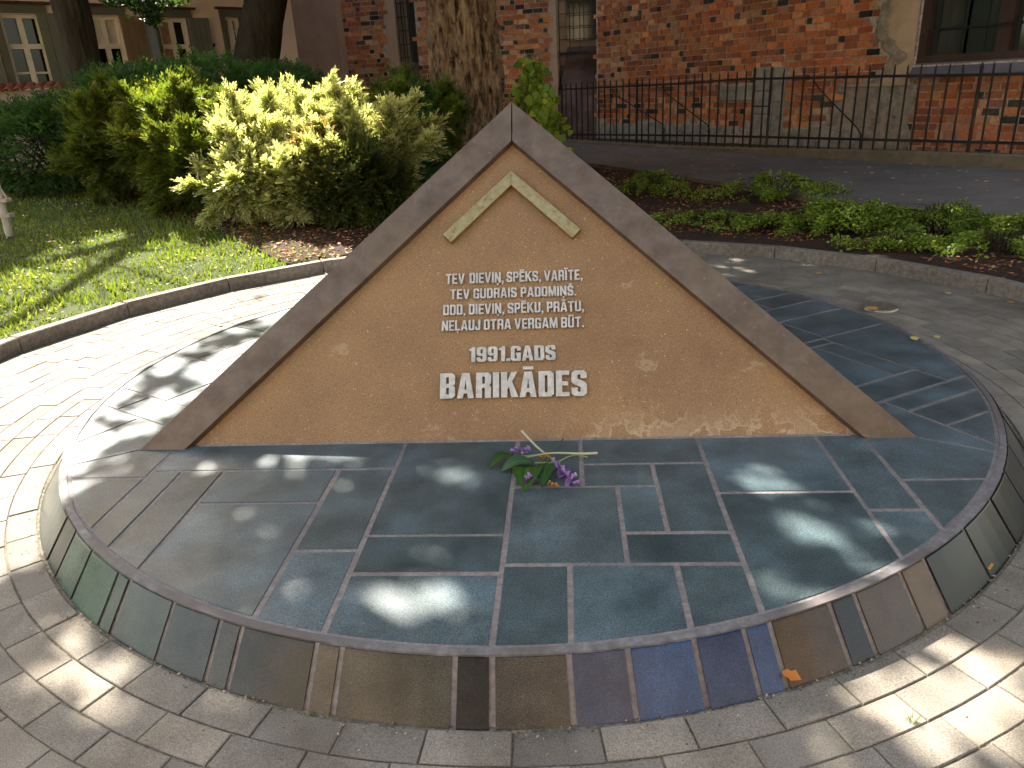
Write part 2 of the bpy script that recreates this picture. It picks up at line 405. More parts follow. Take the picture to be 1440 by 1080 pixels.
# kerb stones: straight stones set on a circle
kerb = empty('kerb', (CX, CY, ZP), kind='structure')
na = 26
a_start = R(146.9)
rk = lambda a: RK + .04*cos(2*(a-R(150)))
for i in range(na):
    a0 = a_start + 2*pi*i/na + .0012; a1 = a_start + 2*pi*(i+1)/na - .0012
    P = [(CX+rk(a0)*cos(a0), CY+rk(a0)*sin(a0)), (CX+(rk(a0)+.11)*cos(a0), CY+(rk(a0)+.11)*sin(a0)), (CX+(rk(a1)+.11)*cos(a1), CY+(rk(a1)+.11)*sin(a1)), (CX+rk(a1)*cos(a1), CY+rk(a1)*sin(a1))]
    m = MB(); m.prism(P, ZP-.1, ZP+.118+random.uniform(-.004, .004), bev=.008); m.build('kerb_stone', KERB, kerb)

# ------------------------------------------------------------------ round platform
plat = empty('round_platform', (CX, CY, ZP), 'low round stone platform of dark blue-grey slabs under the triangular memorial', 'platform')
n = 180
V = []; prof = [(RB-.02, ZP-.03), (RB-.008, ZP), (RT+.035, -.004), (RT+.028, .002), (RT-.02, .002)]
F = []
for (r, z) in prof:
    for i in range(n): V.append((CX+r*cos(2*pi*i/n), CY+r*sin(2*pi*i/n), z-.0055))
for j in range(len(prof)-1):
    for i in range(n): F.append((j*n+i, j*n+(i+1) % n, (j+1)*n+(i+1) % n, (j+1)*n+i))
F.append(tuple((len(prof)-1)*n+i for i in range(n)))
mesh('mortar_bed', V, F, MORT, plat)
# rim strip
V = []; F = []
prof = [(RT+.036, -.016), (RT+.034, -.001), (RT+.006, .002), (RT+.004, -.012)]
for (r, z) in prof:
    for i in range(n):
        q = random.uniform(-.0015, .0015); V.append((CX+(r+q)*cos(2*pi*i/n), CY+(r+q)*sin(2*pi*i/n), z+q*.4))
for j in range(3):
    for i in range(n): F.append((j*n+i, j*n+(i+1) % n, (j+1)*n+(i+1) % n, (j+1)*n+i))
def m_rim(t, b):
    c = ramp(t, noise(t, 20, 5, .7), [(.3, (.08, .075, .075)), (.55, (.16, .15, .15)), (.8, (.27, .26, .265))])
    setc(t, b, mix(t, ramp(t, noise(t, 1.3, 2), [(.48, 0), (.56, .75)]), c, (.10, .085, .08)))
RIM = M('grey_rim_mortar', m_rim, .62, .35)
mesh('rim_strip', V, F, RIM, plat)
# slabs
front = [(-3, -1.69, -1.366, -1.04), (-3, -1.69, -3, -1.366), (-1.69, -.53, -1.308, -1.04), (-1.69, -1.537, -3, -1.308), (-1.537, -1.335, -3, -1.308),
 (-1.335, -.79, -1.603, -1.308), (-1.335, -.79, -3, -1.603), (-.79, -.53, -1.954, -1.308), (-.79, -.53, -3, -1.954),
 (-.53, .02, -1.858, -1.04), (-.53, .02, -2.101, -1.858), (-.53, .02, -3, -2.101), (.02, .322, -1.495, -1.04), (.322, .875, -1.295, -1.04),
 (.322, .635, -1.495, -1.295), (.635, .875, -1.85, -1.295), (.02, .468, -2.05, -1.495), (.468, .635, -1.85, -1.495), (.468, .875, -2.05, -1.85),
 (.02, .262, -3, -2.05), (.262, .638, -3, -2.05), (.638, .875, -3, -2.05), (.875, 1.422, -1.56, -1.04), (.875, 1.422, -3, -1.56),
 (1.422, 1.638, -1.704, -1.04), (1.422, 1.638, -3, -1.704), (1.638, 3, -1.47, -1.04), (1.638, 3, -3, -1.47)]
right = [(-3, -1.51, -1.3, -1.04), (-3, -1.86, -3, -1.3), (-1.86, -1.66, -3, -1.3), (-1.66, -1.51, -3, -1.3), (-1.51, -1.305, -1.82, -1.04),
 (-1.305, -.73, -1.655, -1.04), (-1.305, -.73, -1.82, -1.655), (-.73, -.64, -1.82, -1.04), (-1.51, -.64, -3, -1.82), (-.64, -.24, -1.85, -1.04), (-.64, -.24, -3, -1.85), (-.24, .02, -3, -1.04)] + [t for t in front if t[0] >= .02-1e-6]
def clip(poly, a, b, c):      # keep a*x+b*y<=c
    out = []
    for i in range(len(poly)):
        p, q = poly[i-1], poly[i]; dp = a*p[0]+b*p[1]-c; dq = a*q[0]+b*q[1]-c
        if (dp <= 0) != (dq <= 0):
            t = dp/(dp-dq); out.append((p[0]+(q[0]-p[0])*t, p[1]+(q[1]-p[1])*t))
        if dq <= 0: out.append(q)
    return out
GAP = .0105
for s, lay in enumerate((front, right, front)):
    A = YAW + s*2*pi/3
    for (ua, ub, va, vb) in lay:
        q = [random.uniform(-.002, .002) for _ in range(4)]
        P = [(ua+GAP+q[0], va+GAP+q[1]), (ub-GAP+q[2], va+GAP+q[1]), (ub-GAP+q[2], vb-GAP+q[3]), (ua+GAP+q[0], vb-GAP+q[3])]
        for i in range(150):
            a = R(-165+i); P = clip(P, cos(a), sin(a), RT-.010)
            if len(P) < 3: break
        if len(P) < 3: continue
        P = clip(P, math.tan(R(30)), 1, -GAP); P = clip(P, -math.tan(R(30)), 1, -GAP) if len(P) > 2 else P
        # drop near-duplicate points
        Q = [p for i, p in enumerate(P) if hypot(p[0]-P[i-1][0], p[1]-P[i-1][1]) > .003]
        if len(Q) < 3: continue
        ar = abs(sum(Q[i-1][0]*Q[i][1]-Q[i][0]*Q[i-1][1] for i in range(len(Q))))/2
        if ar < .002: continue
        W = [loc2w(p[0], p[1], A) for p in Q]
        m = MB(); m.prism(W, -.04, random.uniform(-.0012, .0012), bev=.0018); m.build('slab', SLATE, plat)
# side stones of the sloping edge; blue and orange-brown tints paint in reflections
KA = [(-142.4, (.030, .038, .036)), (-138.9, (.05, .085, .065)), (-134.2, (.05, .09, .065)), (-128.7, (.040, .058, .046)), (-126.9, (.038, .046, .042)), (-120.9, (.042, .044, .038)),
 (-115.7, (.06, .056, .044)), (-113.6, (.038, .036, .030)), (-107.1, (.085, .074, .056)), (-105.1, (.060, .054, .044)), (-96.8, (.024, .022, .022)), (-94.2, (.062, .052, .044)),
 (-88.9, (.035, .046, .082)), (-84.8, (.030, .060, .135)), (-80.0, (.028, .046, .095)), (-76.2, (.030, .060, .135)), (-74.1, (.050, .032, .020)), (-68.8, (.016, .012, .009)),
 (-66.4, (.060, .036, .016)), (-61.3, (.085, .048, .020)), (-58.2, (.010, .009, .008)), (-51.6, (.010, .010, .010)), (-45, (.013, .011, .010)), (-38.6, (.012, .011, .012)), (-32, (.03, .03, .032))]
a = -32.0
while a < 210:
    a += random.choice((2.4, 5., 6.8, 7.5)); KA.append((a, random.choice(((.03, .03, .03), (.10, .09, .075), (.05, .06, .055)))))
KA = sorted(KA, key=lambda k: k[0]); KA[-1] = (217.6, (.03, .03, .03))
for i in range(len(KA)-1):
    a0, c = KA[i]; a1 = KA[i+1][0]
    if i == 0: pass
    g = .010/2.55; A0 = R(a0)+g; A1 = R(a1)-g
    if A1-A0 < .008: continue
    m = max(1, int((A1-A0)/.03)); V = []; F = []
    j = random.uniform(-.003, .003)
    for q in range(m+1):
        t = A0+(A1-A0)*q/m
        sk = .0
        for (r, z) in ((RB+.012+j, ZP-.02), (RB-.002+j, ZP+.001), (RT+.046+j, -.012), (RT+.042+j, -.007), (RT+.030, -.009)):
            V.append((CX+r*cos(t), CY+r*sin(t), z))
    for q in range(m):
        for h in range(4): F.append((q*5+h, (q+1)*5+h, (q+1)*5+h+1, q*5+h+1))
    F += [(0, 1, 2, 3, 4)[::-1], tuple(m*5+h for h in range(5))]
    F = [f[::-1] for f in F]
    mesh('side_stone', V, F, GRAN, plat, colors=np.tile(np.array(c), (len(V), 1)))

# ------------------------------------------------------------------ pyramid memorial
SIDE = 3.7528; HGT = 1.52; INR = SIDE/(2*math.sqrt(3))
pyr = empty('pyramid_memorial', (CX, CY, 0), 'triangular memorial pyramid with bronze edge frames, tan stone face and steel inscription', 'memorial')
def faceframe(s):
    A = YAW+s*2*pi/3
    D = Vector((cos(A), sin(A), 0)); nn = Vector((-sin(A), cos(A), 0))
    Mid = Vector((CX, CY, 0)) - nn*INR; Ap = Vector((CX, CY, HGT)); Vv = (Ap-Mid); L = Vv.length; Vv = Vv/L
    return Mid, D, Vv, D.cross(Vv), L
def onface(fr, u, v, h): return fr[0] + fr[1]*u + fr[2]*v + fr[3]*h
PANH = -.045
for s in range(3):
    fr = faceframe(s); L = fr[4]; hs = SIDE/2
    k = L/hs                                           # slope of the side edge in the face
    # panel: a thick slab inside the frame
    wv = .235                                          # vertical offset of the beam's inner edge
    vb = .012
    def tri(off, h):                                   # triangle inset
        top = L-off; b = (top-vb)/k
        return [onface(fr, -b, vb, h), onface(fr, b, vb, h), onface(fr, 0, top, h)]
    T1 = tri(.16, PANH); T0 = tri(.19, PANH-.10)
    m = MB(); m.add(T1+T0, [(0, 1, 2), (5, 4, 3), (0, 3, 4, 1), (1, 4, 5, 2), (2, 5, 3, 0)])
    m.build('stone_face', PANEL, pyr)
    # bed joint below the panel
    m = MB(); b0 = (L-.17)/k-.12
    m.box(onface(fr, -b0, .0, PANH-.05)-fr[1]*0, fr[1]*2*b0, fr[2]*.030, fr[3]*.062); 
    m.build('bed_joint', MORT, pyr)
    # two edge beams: flat plate with returned inner lip
    for sg in (-1, 1):
        g = .0028
        o1 = [(sg*hs, 0), (sg*(hs-wv/k), 0), (sg*g, L-wv-g*k), (sg*g, L-g*k)]
        if s: o1[0] = (sg*(hs-.004), 0); o1[3] = (sg*g, L-.006)
        if sg > 0: o1 = [o1[0], o1[3], o1[2], o1[1]]
        bl = .0025
        top = [onface(fr, u, v, 0) for u, v in o1]
        dp = -.055
        bot = [onface(fr, u*(1-.0), v, dp) for u, v in o1]
        # pull the outer/back vertices inward so neighbours do not cross
        cx = Vector((CX, CY, .25))
        if sg < 0: outer = (0, 3)
        else: outer = (0, 1)
        for i in outer: bot[i] = top[i] + (onface(fr, o1[i][0]*.965 if abs(o1[i][0]) > .1 else o1[i][0], max(o1[i][1]-.06, 0) if o1[i][1] > 1 else 0, dp)-top[i])
        m = MB(); m.add(top+bot, [(0, 1, 2, 3), (7, 6, 5, 4), (0, 4, 5, 1), (1, 5, 6, 2), (2, 6, 7, 3), (3, 7, 4, 0)])
        ob = m.build('edge_beam', BRONZE, pyr)
        bv = ob.modifiers.new('bevel', 'BEVEL'); bv.width = .002; bv.segments = 2
fr = faceframe(0)
# chevron: two brass bars mitred at the top
for sg in (-1, 1):
    pts = [(0, 1.462), (0, 1.378), (sg*.314, 1.066), (sg*.358, 1.112)]
    if sg > 0: pts = pts[::-1]
    m = MB(); tp = [onface(fr, u-.006, v, PANH+.034) for u, v in pts]; bt = [onface(fr, u-.006, v, PANH+.001) for u, v in pts]
    m.add(tp+bt, [(3, 2, 1, 0), (4, 5, 6, 7), (0, 1, 5, 4), (1, 2, 6, 5), (2, 3, 7, 6), (3, 0, 4, 7)])
    ob = m.build('chevron_bar', BRASS, pyr)
    bm = bmesh.new(); bm.from_mesh(ob.data); bmesh.ops.recalc_face_normals(bm, faces=bm.faces); bm.to_mesh(ob.data); bm.free()
    bv = ob.modifiers.new('bevel', 'BEVEL'); bv.width = .002; bv.segments = 2

def glyph(ch, t, h, c):
    W = .50; x = []
    def rect(a, b, c_, d): return [(a, b), (c_, b), (c_, d), (a, d)]
    def cm(x0): return [(x0, -.09), (x0+.05, -.09), (x0+.1, -.09), (x0+.1, -.17), (x0+.05, -.27), (x0, -.27), (x0+.045, -.16), (x0, -.16)]
    base = {'Ņ': 'N', 'Ē': 'E', 'Ī': 'I', 'Š': 'S', 'Ā': 'A', 'Ļ': 'L', 'Ū': 'U'}.get(ch, ch)
    if base == 'I': W = t; x = [rect(0, 0, t, 1)]
    elif base == 'T': W = .5; x = [[(0, 1), (0, 1-h), (W/2-t/2, 1-h), (W/2-t/2, 0), (W/2+t/2, 0), (W/2+t/2, 1-h), (W, 1-h), (W, 1)]]
    elif base == 'E': W = .44; x = [[(0, 0), (W, 0), (W, h), (t, h), (t, .5-h/2), (W-.04, .5-h/2), (W-.04, .5+h/2), (t, .5+h/2), (t, 1-h), (W, 1-h), (W, 1), (0, 1)]]
    elif base == 'V': W = .56; x = [[(0, 1), (W/2-t*.55, 0), (W/2+t*.55, 0), (W, 1), (W-t*.95, 1), (W/2, .27), (t*.95, 1)]]
    elif base == 'D': x = [[(0, 0), (W-c, 0), (W, c), (W, 1-c), (W-c, 1), (0, 1)], [(t, h), (t, 1-h), (W-t-.03, 1-h), (W-t, 1-h-.03), (W-t, h+.03), (W-t-.03, h)]]
    elif base == 'N': W = .54; x = [[(0, 0), (t, 0), (t, .6), (W-t, 0), (W, 0), (W, 1), (W-t, 1), (W-t, .4), (t, 1), (0, 1)]]
    elif base == 'S': x = [[(0, .32), (0, c), (c, 0), (W-c, 0), (W, c), (W, .46), (W-c, .57), (t, .67), (t, 1-h), (W-t, 1-h), (W-t, .7), (W, .7), (W, 1-c), (W-c, 1), (c, 1), (0, 1-c), (0, .56), (c, .45), (W-t, .35), (W-t, h), (t, h), (t, .32)]]
    elif base == 'P': W = .48; x = [[(0, 0), (t, 0), (t, .38), (W-c, .38), (W, .38+c), (W, 1-c), (W-c, 1), (0, 1)], [(t, .38+h), (t, 1-h), (W-t, 1-h), (W-t, .38+h)]]
    elif base == 'R': x = [[(0, 0), (t, 0), (t, .40), (W-t-.02, .40), (W-t, .36), (W-t, 0), (W, 0), (W, .42), (W-.06, .5), (W, .58), (W, 1-c), (W-c, 1), (0, 1)], [(t, .40+h), (t, 1-h), (W-t, 1-h), (W-t, .40+h)]]
    elif base == 'B': x = [[(0, 0), (W-c, 0), (W, c), (W, .44), (W-.06, .5), (W, .57), (W, 1-c), (W-c, 1), (0, 1)], [(t, h), (t, .5-h/2), (W-t, .5-h/2), (W-t, h)], [(t, .5+h/2), (t, 1-h), (W-t, 1-h), (W-t, .5+h/2)]]
    elif base == 'K': W = .54; x = [[(0, 0), (t, 0), (t, .3), (t+.06, .42), (W-t, 0), (W+.03, 0), (t+.16, .62), (W, 1), (W-t, 1), (t, .58), (t, 1), (0, 1)]]
    elif base == 'A': W = .56; x = [[(0, 0), (t*.95, 0), (t*.95+.03, .19), (W-t*.95-.03, .19), (W-t*.95, 0), (W, 0), (W/2+t*.62, 1), (W/2-t*.62, 1)], [(t+.04, .19+h), (W/2, .82), (W-t-.04, .19+h)]]
    elif base == 'U': x = [[(0, 1), (0, c), (c, 0), (W-c, 0), (W, c), (W, 1), (W-t, 1), (W-t, h), (t, h), (t, 1)]]
    elif base == 'J': W = .42; x = [[(0, .34), (0, c), (c, 0), (W-c, 0), (W, c), (W, 1), (W-t, 1), (W-t, h), (t*.9, h), (t*.9, .34)]]
    elif base == 'L': W = .42; x = [[(0, 0), (W, 0), (W, h), (t, h), (t, 1), (0, 1)]]
    elif base == 'O': x = [[(c, 0), (W-c, 0), (W, c), (W, 1-c), (W-c, 1), (c, 1), (0, 1-c), (0, c)], [(t, h), (t, 1-h), (W-t, 1-h), (W-t, h)]]
    elif base == 'G': x = [[(c, 0), (W, 0), (W, .54), (W*.52, .54), (W*.52, .54-h), (W-t, .54-h), (W-t, h), (t, h), (t, 1-h), (W-t, 1-h), (W-t, .7), (W, .7), (W, 1-c), (W-c, 1), (c, 1), (0, 1-c), (0, c)]]
    elif base == 'M': W = .66; x = [[(0, 0), (t*.9, 0), (t*.9, .62), (W/2-.05, 0), (W/2+.05, 0), (W-t*.9, .62), (W-t*.9, 0), (W, 0), (W, 1), (W-t*1.05, 1), (W/2, .42), (t*1.05, 1), (0, 1)]]
    elif base == '1': W = .12+t; x = [[(.12, 0), (W, 0), (W, 1), (.16, 1), (.12, .9), (0, .86), (0, .76), (.12, .76)]]
    elif base == '9': x = [[(0, .28), (0, c), (c, 0), (W-c, 0), (W, c), (W, 1-c), (W-c, 1), (c, 1), (0, 1-c), (0, .4+c), (c, .4), (W-t, .4), (W-t, h), (t, h), (t, .28)], [(t, .4+h), (t, 1-h), (W-t, 1-h), (W-t, .4+h)]]
    elif base == '.': W = t; x = [rect(0, 0, t, t*.95)]
    elif base == ',': W = t; x = [[(0, t), (0, 0), (t*.5, 0), (t*.15, -.14), (t*.45, -.2), (t, -.02), (t, t)]]
    if ch in 'ŅĻ': x.append([(W/2-.06, -.09), (W/2+.08, -.09), (W/2+.08, -.17), (W/2, -.27), (W/2-.05, -.25), (W/2, -.17), (W/2-.06, -.17)])
    if ch in 'ĒĪĀŪ':
        d = max(0, .34-W)/2; x.append(rect(-d if ch == 'Ī' else .02, 1.08, W+d if ch == 'Ī' else W-.02, 1.08+h*.8) if ch != 'Ā' else rect(W/2-.17, 1.09, W/2+.17, 1.09+h*.75))
    if ch == 'Š': x.append([(W/2-.04, 1.06), (W/2+.04, 1.06), (W/2+.15, 1.22), (W/2+.05, 1.22), (W/2, 1.14), (W/2-.05, 1.22), (W/2-.15, 1.22)])
    return W, x
def text_line(s, ua, ub, va, vt, t, h, c, gap, space, thick):
    adv = []; x = 0
    for ch in s:
        if ch == ' ': x += space; continue
        W, sp = glyph(ch, t, h, c); adv.append((x, sp)); x += W + (gap*.5 if ch == '.' and thick > .01 else gap)
    tot = x-gap; sx = (ub-ua)/tot; sy = vt-va
    for x0, sp in adv:
        cu = bpy.data.curves.new('letter', 'CURVE'); cu.dimensions = '2D'; cu.fill_mode = 'BOTH'; cu.extrude = thick/2; cu.bevel_depth = .0006
        for P in sp:
            spn = cu.splines.new('POLY'); spn.points.add(len(P)-1); spn.use_cyclic_u = True
            for p, q in zip(spn.points, P): p.co = (q[0]*sx, q[1]*sy, 0, 1)
        tmp = bpy.data.objects.new('tmp', cu)
        me = bpy.data.meshes.new_from_object(tmp); bpy.data.objects.remove(tmp); bpy.data.curves.remove(cu)
        me.name = 'letter'; me.materials.append(STEEL) if not me.materials else None
        o = bpy.data.objects.new('letter', me); col.objects.link(o); o.parent = pyr
        Pw = onface(fr, ua+x0*sx, va, PANH+thick/2+.006) - Vector((CX, CY, 0))
        tl = Matrix.Rotation(random.uniform(-.012, .012), 4, 'Z')
        o.matrix_local = Matrix(((fr[1].x, fr[2].x, fr[3].x, Pw.x), (fr[1].y, fr[2].y, fr[3].y, Pw.y), (fr[1].z, fr[2].z, fr[3].z, Pw.z), (0, 0, 0, 1))) @ tl
text_line('TEV  DIEVIŅ, SPĒKS, VARĪTE,', -.346, .354, .843, .898, .155, .145, .09, .10, .20, .008)
text_line('TEV GUDRAIS PADOMIŅŠ.', -.322, .321, .760, .812, .155, .145, .09, .10, .26, .008)
text_line('DOD, DIEVIŅ, SPĒKU, PRĀTU,', -.357, .357, .675, .729, .155, .145, .09, .10, .22, .008)
text_line('NEĻAUJ OTRA VERGAM BŪT.', -.363, .355, .591, .645, .155, .145, .09, .10, .22, .008)
text_line('1991.GADS', -.221, .211, .424, .500, .19, .15, .10, .075, .2, .011)
text_line('BARIKĀDES', -.364, .360, .238, .366, .2, .155, .10, .075, .2, .014)
bpy.context.view_layer.update()

# ------------------------------------------------------------------ foliage builders (numpy)
def unit(v): return v/np.maximum(np.linalg.norm(v, axis=-1, keepdims=True), 1e-9)
def leaves_geo(P, D, Nn, L, Wd, droop=.15):
    """folded 4-point leaves: P base, D direction, Nn normal; returns verts, quads"""
    n = len(P); S = np.cross(D, Nn); L = L.reshape(-1, 1); Wd = Wd.reshape(-1, 1)
    a = P; b = P + D*L*.45 + S*Wd*.5 - Nn*L*droop*.2; c = P + D*L - Nn*L*droop; d = P + D*L*.45 - S*Wd*.5 - Nn*L*droop*.2
    V = np.stack([a, b, c, d], 1).reshape(-1, 3); F = np.arange(4*n).reshape(n, 4); return V, F
def rand_dirs(n): return unit(rng.normal(size=(n, 3)))
def scatter_leaves(name, P, parent, mat, size, cols, cj=.25, flat=0., kind=None, asp=.6):
    n = len(P); D = rand_dirs(n); Nn = rand_dirs(n)
    if flat: D[:, 2] *= (1-flat); D = unit(D); Nn = Nn*(1-flat)+np.array([0, 0, 1.])*flat
    Nn = unit(Nn - D*(Nn*D).sum(1, keepdims=True))
    L = size*(.7+.6*rng.random(n)); V, F = leaves_geo(P, D, Nn, L, L*asp)
    ci = rng.integers(0, len(cols), n); C = np.array(cols)[ci]*(1-cj+2*cj*rng.random((n, 1)))
    o = bigmesh(name, V, F, mat, parent, np.repeat(C, 4, 0))
    if kind: o['kind'] = kind
    return o
def ell_points(E, n, inner=.75):
    """points in the outer shell of a union of ellipsoids E: (centre, radii)"""
    vol = np.array([e[1][0]*e[1][1]+e[1][0]*e[1][2]+e[1][1]*e[1][2] for e in E]); vol = vol/vol.sum()
    out = []; nor = []
    for (c, r), v in zip(E, vol):
        m = int(n*v*1.6); d = rand_dirs(m); rad = inner+(1-inner)*rng.random((m, 1))**.6
        lump = 1+.16*(vnoise(d[:, 0]*3+c[0], d[:, 1]*3+d[:, 2]*2.3+c[1], .5)-.5)*2
        p = np.array(c)+d*np.array(r)*rad*lump[:, None]
        ins = np.zeros(m, bool)
        for (c2, r2) in E:
            if c2 is c: continue
            ins |= (((p-np.array(c2))/(np.array(r2)*.8))**2).sum(1) < 1
        g = unit(d/np.array(r)); out.append(p[~ins]); nor.append(g[~ins])
    return np.concatenate(out), np.concatenate(nor)
def shrub(name, E, n, cols, label, cat, spray=.26, up_=.35, nl=9, nw=.034, group=None, cj=.3, tipgold=None, floor=True, plumes=0, plen=.4):
    base = Vector((np.mean([e[0][0] for e in E]), np.mean([e[0][1] for e in E]), 0)); base.z = float(zter(base.x, base.y))
    root = empty(name, base, label, cat, group)
    P, G = ell_points(E, n, .7)
    P = np.array(P); ax = None
    if plumes:
        p0, g0 = ell_points(E, plumes*3, .8); k = rng.permutation(len(p0))[:plumes]; p0, g0 = p0[k], g0[k]
        ax0 = unit(g0+rng.normal(size=(len(p0), 3))*.35+np.array([.15, -.1, .55])); m_ = plen
        q = rng.integers(0, len(p0), int(n*.9)); t = rng.random((len(q), 1))**.8; ln = m_*(.6+.8*rng.random((len(p0), 1)))[q]
        off = rand_dirs(len(q))*.10*(1.05-t); off[:, 2] *= .55
        P = np.concatenate([P, p0[q]+ax0[q]*ln*t+off]); G = np.concatenate([G, unit(ax0[q]*1.6+off*9)])
    if floor:
        k = P[:, 2] > zter(P[:, 0], P[:, 1])+.02; P, G = P[k], G[k]
    n = len(P)
    D = unit(G + rng.normal(size=(n, 3))*.38 + np.array([0, 0, up_])); N0 = unit(np.cross(D, rand_dirs(n))); N0 = unit(N0*.5+np.array([0, 0, 1.])); N0 = unit(N0-D*(N0*D).sum(1, keepdims=True))
    S = np.cross(D, N0); sl = spray*(.6+.8*rng.random((n, 1)))
    hue = np.array(cols)[rng.integers(0, len(cols), n)]*(1-cj+2*cj*vnoise(P[:, 0], P[:, 2]*1.3+P[:, 1], .35)[:, None])
    Vs = []; Cs = []
    for i in range(nl):
        t = (i+.5)/nl; side = 1 if i % 2 else -1
        bp = P + D*sl*t - N0*sl*.25*t*t
        d = unit(D*.75 + S*side*.8*(1-.5*t) + rng.normal(size=(n, 3))*.12); nn = unit(N0+rng.normal(size=(n, 3))*.25); nn = unit(nn-d*(nn*d).sum(1, keepdims=True))
        L = (sl[:, 0]*.42*(1.1-.55*t)); V, F = leaves_geo(bp, d, nn, L, np.full(n, nw)*(.8+.4*rng.random(n)))
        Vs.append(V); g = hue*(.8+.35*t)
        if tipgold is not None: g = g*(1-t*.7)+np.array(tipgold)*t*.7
        Cs.append(np.repeat(g, 4, 0))
    V = np.concatenate(Vs); C = np.concatenate(Cs); F = np.arange(len(V)).reshape(-1, 4)
    bigmesh('foliage', V, F, NEEDLE, root, C)
    m = MB()
    for (c, r) in E:
        for q in range(5):
            a = random.uniform(0, 2*pi); e = Vector(c)+Vector((cos(a)*r[0]*.7, sin(a)*r[1]*.7, r[2]*random.uniform(.1, .7)))
            b = Vector((c[0]+cos(a)*.12, c[1]+sin(a)*.12, float(zter(c[0], c[1]))-.03)); m.tube([b, b.lerp(e, .5)+Vector((0, 0, .06)), e], [.03, .02, .008], 6, (.12, .08, .05))
    m.build('stems', DBARK, root, True)
    return root
def E_(px, py, Y, rx, ry, rz):
    p = at(px, py, Y); return ((p.x, p.y, p.z), (rx, ry, rz))

DG = [(.035, .080, .022), (.050, .11, .028), (.065, .13, .035)]
OG = [(.10, .13, .018), (.14, .165, .024), (.075, .11, .018)]
GY = [(.14, .19, .035), (.19, .24, .05), (.11, .165, .03)]
shrub('evergreen_shrub', [E_(90, 215, 13.2, 1.1, 1.0, .85), E_(200, 190, 13.2, 1.3, 1., 1.0), E_(20, 225, 13.5, .9, .9, .75)], 9000, DG, 'dark green evergreen shrub at the far left end of the hedge row', 'shrub', .15, .3, 7, .03)
shrub('evergreen_shrub', [E_(290, 150, 14.5, 1.4, .8, .8), E_(190, 150, 15.0, 1.2, .8, .65), E_(390, 140, 15, 1.0, .7, .6)], 5500, [(.045, .11, .035), (.06, .14, .045)], 'bluish-green shrub at the back of the hedge, just under the window shutters', 'shrub', .15, .3, 7, .03)
shrub('yew_shrub', [E_(180, 215, 12.2, .65, .6, .55), E_(255, 200, 11.9, .8, .7, .62), E_(300, 240, 11.2, .75, .7, .5)], 6800, OG, 'spreading olive-green yew with feathery shaded branches left of the sunlit golden yew', 'shrub', .2, .25, 11, .026, plumes=80, plen=.38)
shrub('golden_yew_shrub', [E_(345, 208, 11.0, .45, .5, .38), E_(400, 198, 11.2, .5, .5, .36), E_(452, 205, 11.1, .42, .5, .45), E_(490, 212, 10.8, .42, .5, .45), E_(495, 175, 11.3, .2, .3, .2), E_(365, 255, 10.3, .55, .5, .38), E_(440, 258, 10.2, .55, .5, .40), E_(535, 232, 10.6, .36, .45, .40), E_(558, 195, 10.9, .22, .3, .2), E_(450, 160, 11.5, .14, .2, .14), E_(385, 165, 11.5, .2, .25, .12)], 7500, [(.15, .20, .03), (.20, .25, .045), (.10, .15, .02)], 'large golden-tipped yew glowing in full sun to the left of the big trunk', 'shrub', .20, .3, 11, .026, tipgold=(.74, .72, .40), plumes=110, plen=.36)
shrub('yew_shrub', [E_(525, 195, 13.2, .6, .5, .5), E_(580, 190, 13.4, .5, .5, .6), E_(600, 165, 13.8, .25, .4, .35)], 3600, [(.09, .14, .02), (.12, .17, .03)], 'green yew behind the golden yew, against the brick wall and the big trunk', 'shrub', .22, .4, 11, .028, plumes=60, plen=.38)
shrub('yew_shrub', [E_(505, 262, 9.9, .5, .45, .38)], 1500, [(.10, .105, .025), (.07, .085, .02), (.05, .08, .02)], 'low olive-brown yew branches at the foot of the golden yew beside the bronze frame', 'shrub', .24, .3, 9, .032)
shrub('dying_yew_branch', [E_(452, 222, 10.1, .22, .25, .30)], 520, [(.28, .16, .05), (.34, .24, .10), (.20, .16, .04)], 'half-dead orange-brown yew branch hanging at the front of the golden yew', 'shrub', .2, -.1, 9, .028, floor=False)

def broadleaf(name, path, n, spread, size, cols, label, cat, vines=8):
    base = Vector(path[0]); root = empty(name, base, label, cat)
    P = []; m = MB(); pts = [np.array(p) for p in path]
    for i in range(n):
        t = random.random()**.9*(len(pts)-1); k = min(int(t), len(pts)-2); q = pts[k]+(pts[k+1]-pts[k])*(t-k)
        P.append(q+rng.normal(size=3)*spread*(1.15-.75*t/(len(pts)-1)))
    P = np.array(P); n = len(P)
    D = rand_dirs(n); D[:, 1] -= .5; D[:, 2] -= .3; D = unit(D); Nn = rand_dirs(n)*.6+np.array([-.2, -.8, .7]); Nn = unit(Nn-D*(Nn*D).sum(1, keepdims=True)); S = np.cross(D, Nn)
    L = size*(.6+.8*rng.random((n, 1)))
    # five-lobed leaf as a fan of six points
    ring = [(0, 0), (.25, .55), (.62, .40), (1.0, 0), (.62, -.40), (.25, -.55)]
    V = np.stack([P+D*L*a+S*L*b-Nn*L*(.12*a+abs(b)*.1) for a, b in ring], 1).reshape(-1, 3); F = np.arange(6*n).reshape(n, 6)
    C = np.array(cols)[rng.integers(0, len(cols), n)]*(.75+.5*rng.random((n, 1)))
    bigmesh('leaves', V, F, LEAF, root, np.repeat(C, 6, 0))
    for i in range(vines):
        o = Vector((random.uniform(-1, 1)*spread, random.uniform(-1, 1)*spread, 0)); m.tube([Vector(p)+o*(1.1-.6*j/len(path)) for j, p in enumerate(path)], .007, 5, (.15, .12, .06))
    m.build('stems', STALK, root, True)
gz = lambda p: (p.x, p.y, float(zter(p.x, p.y)))
p0 = at(600, 280, 12.6)
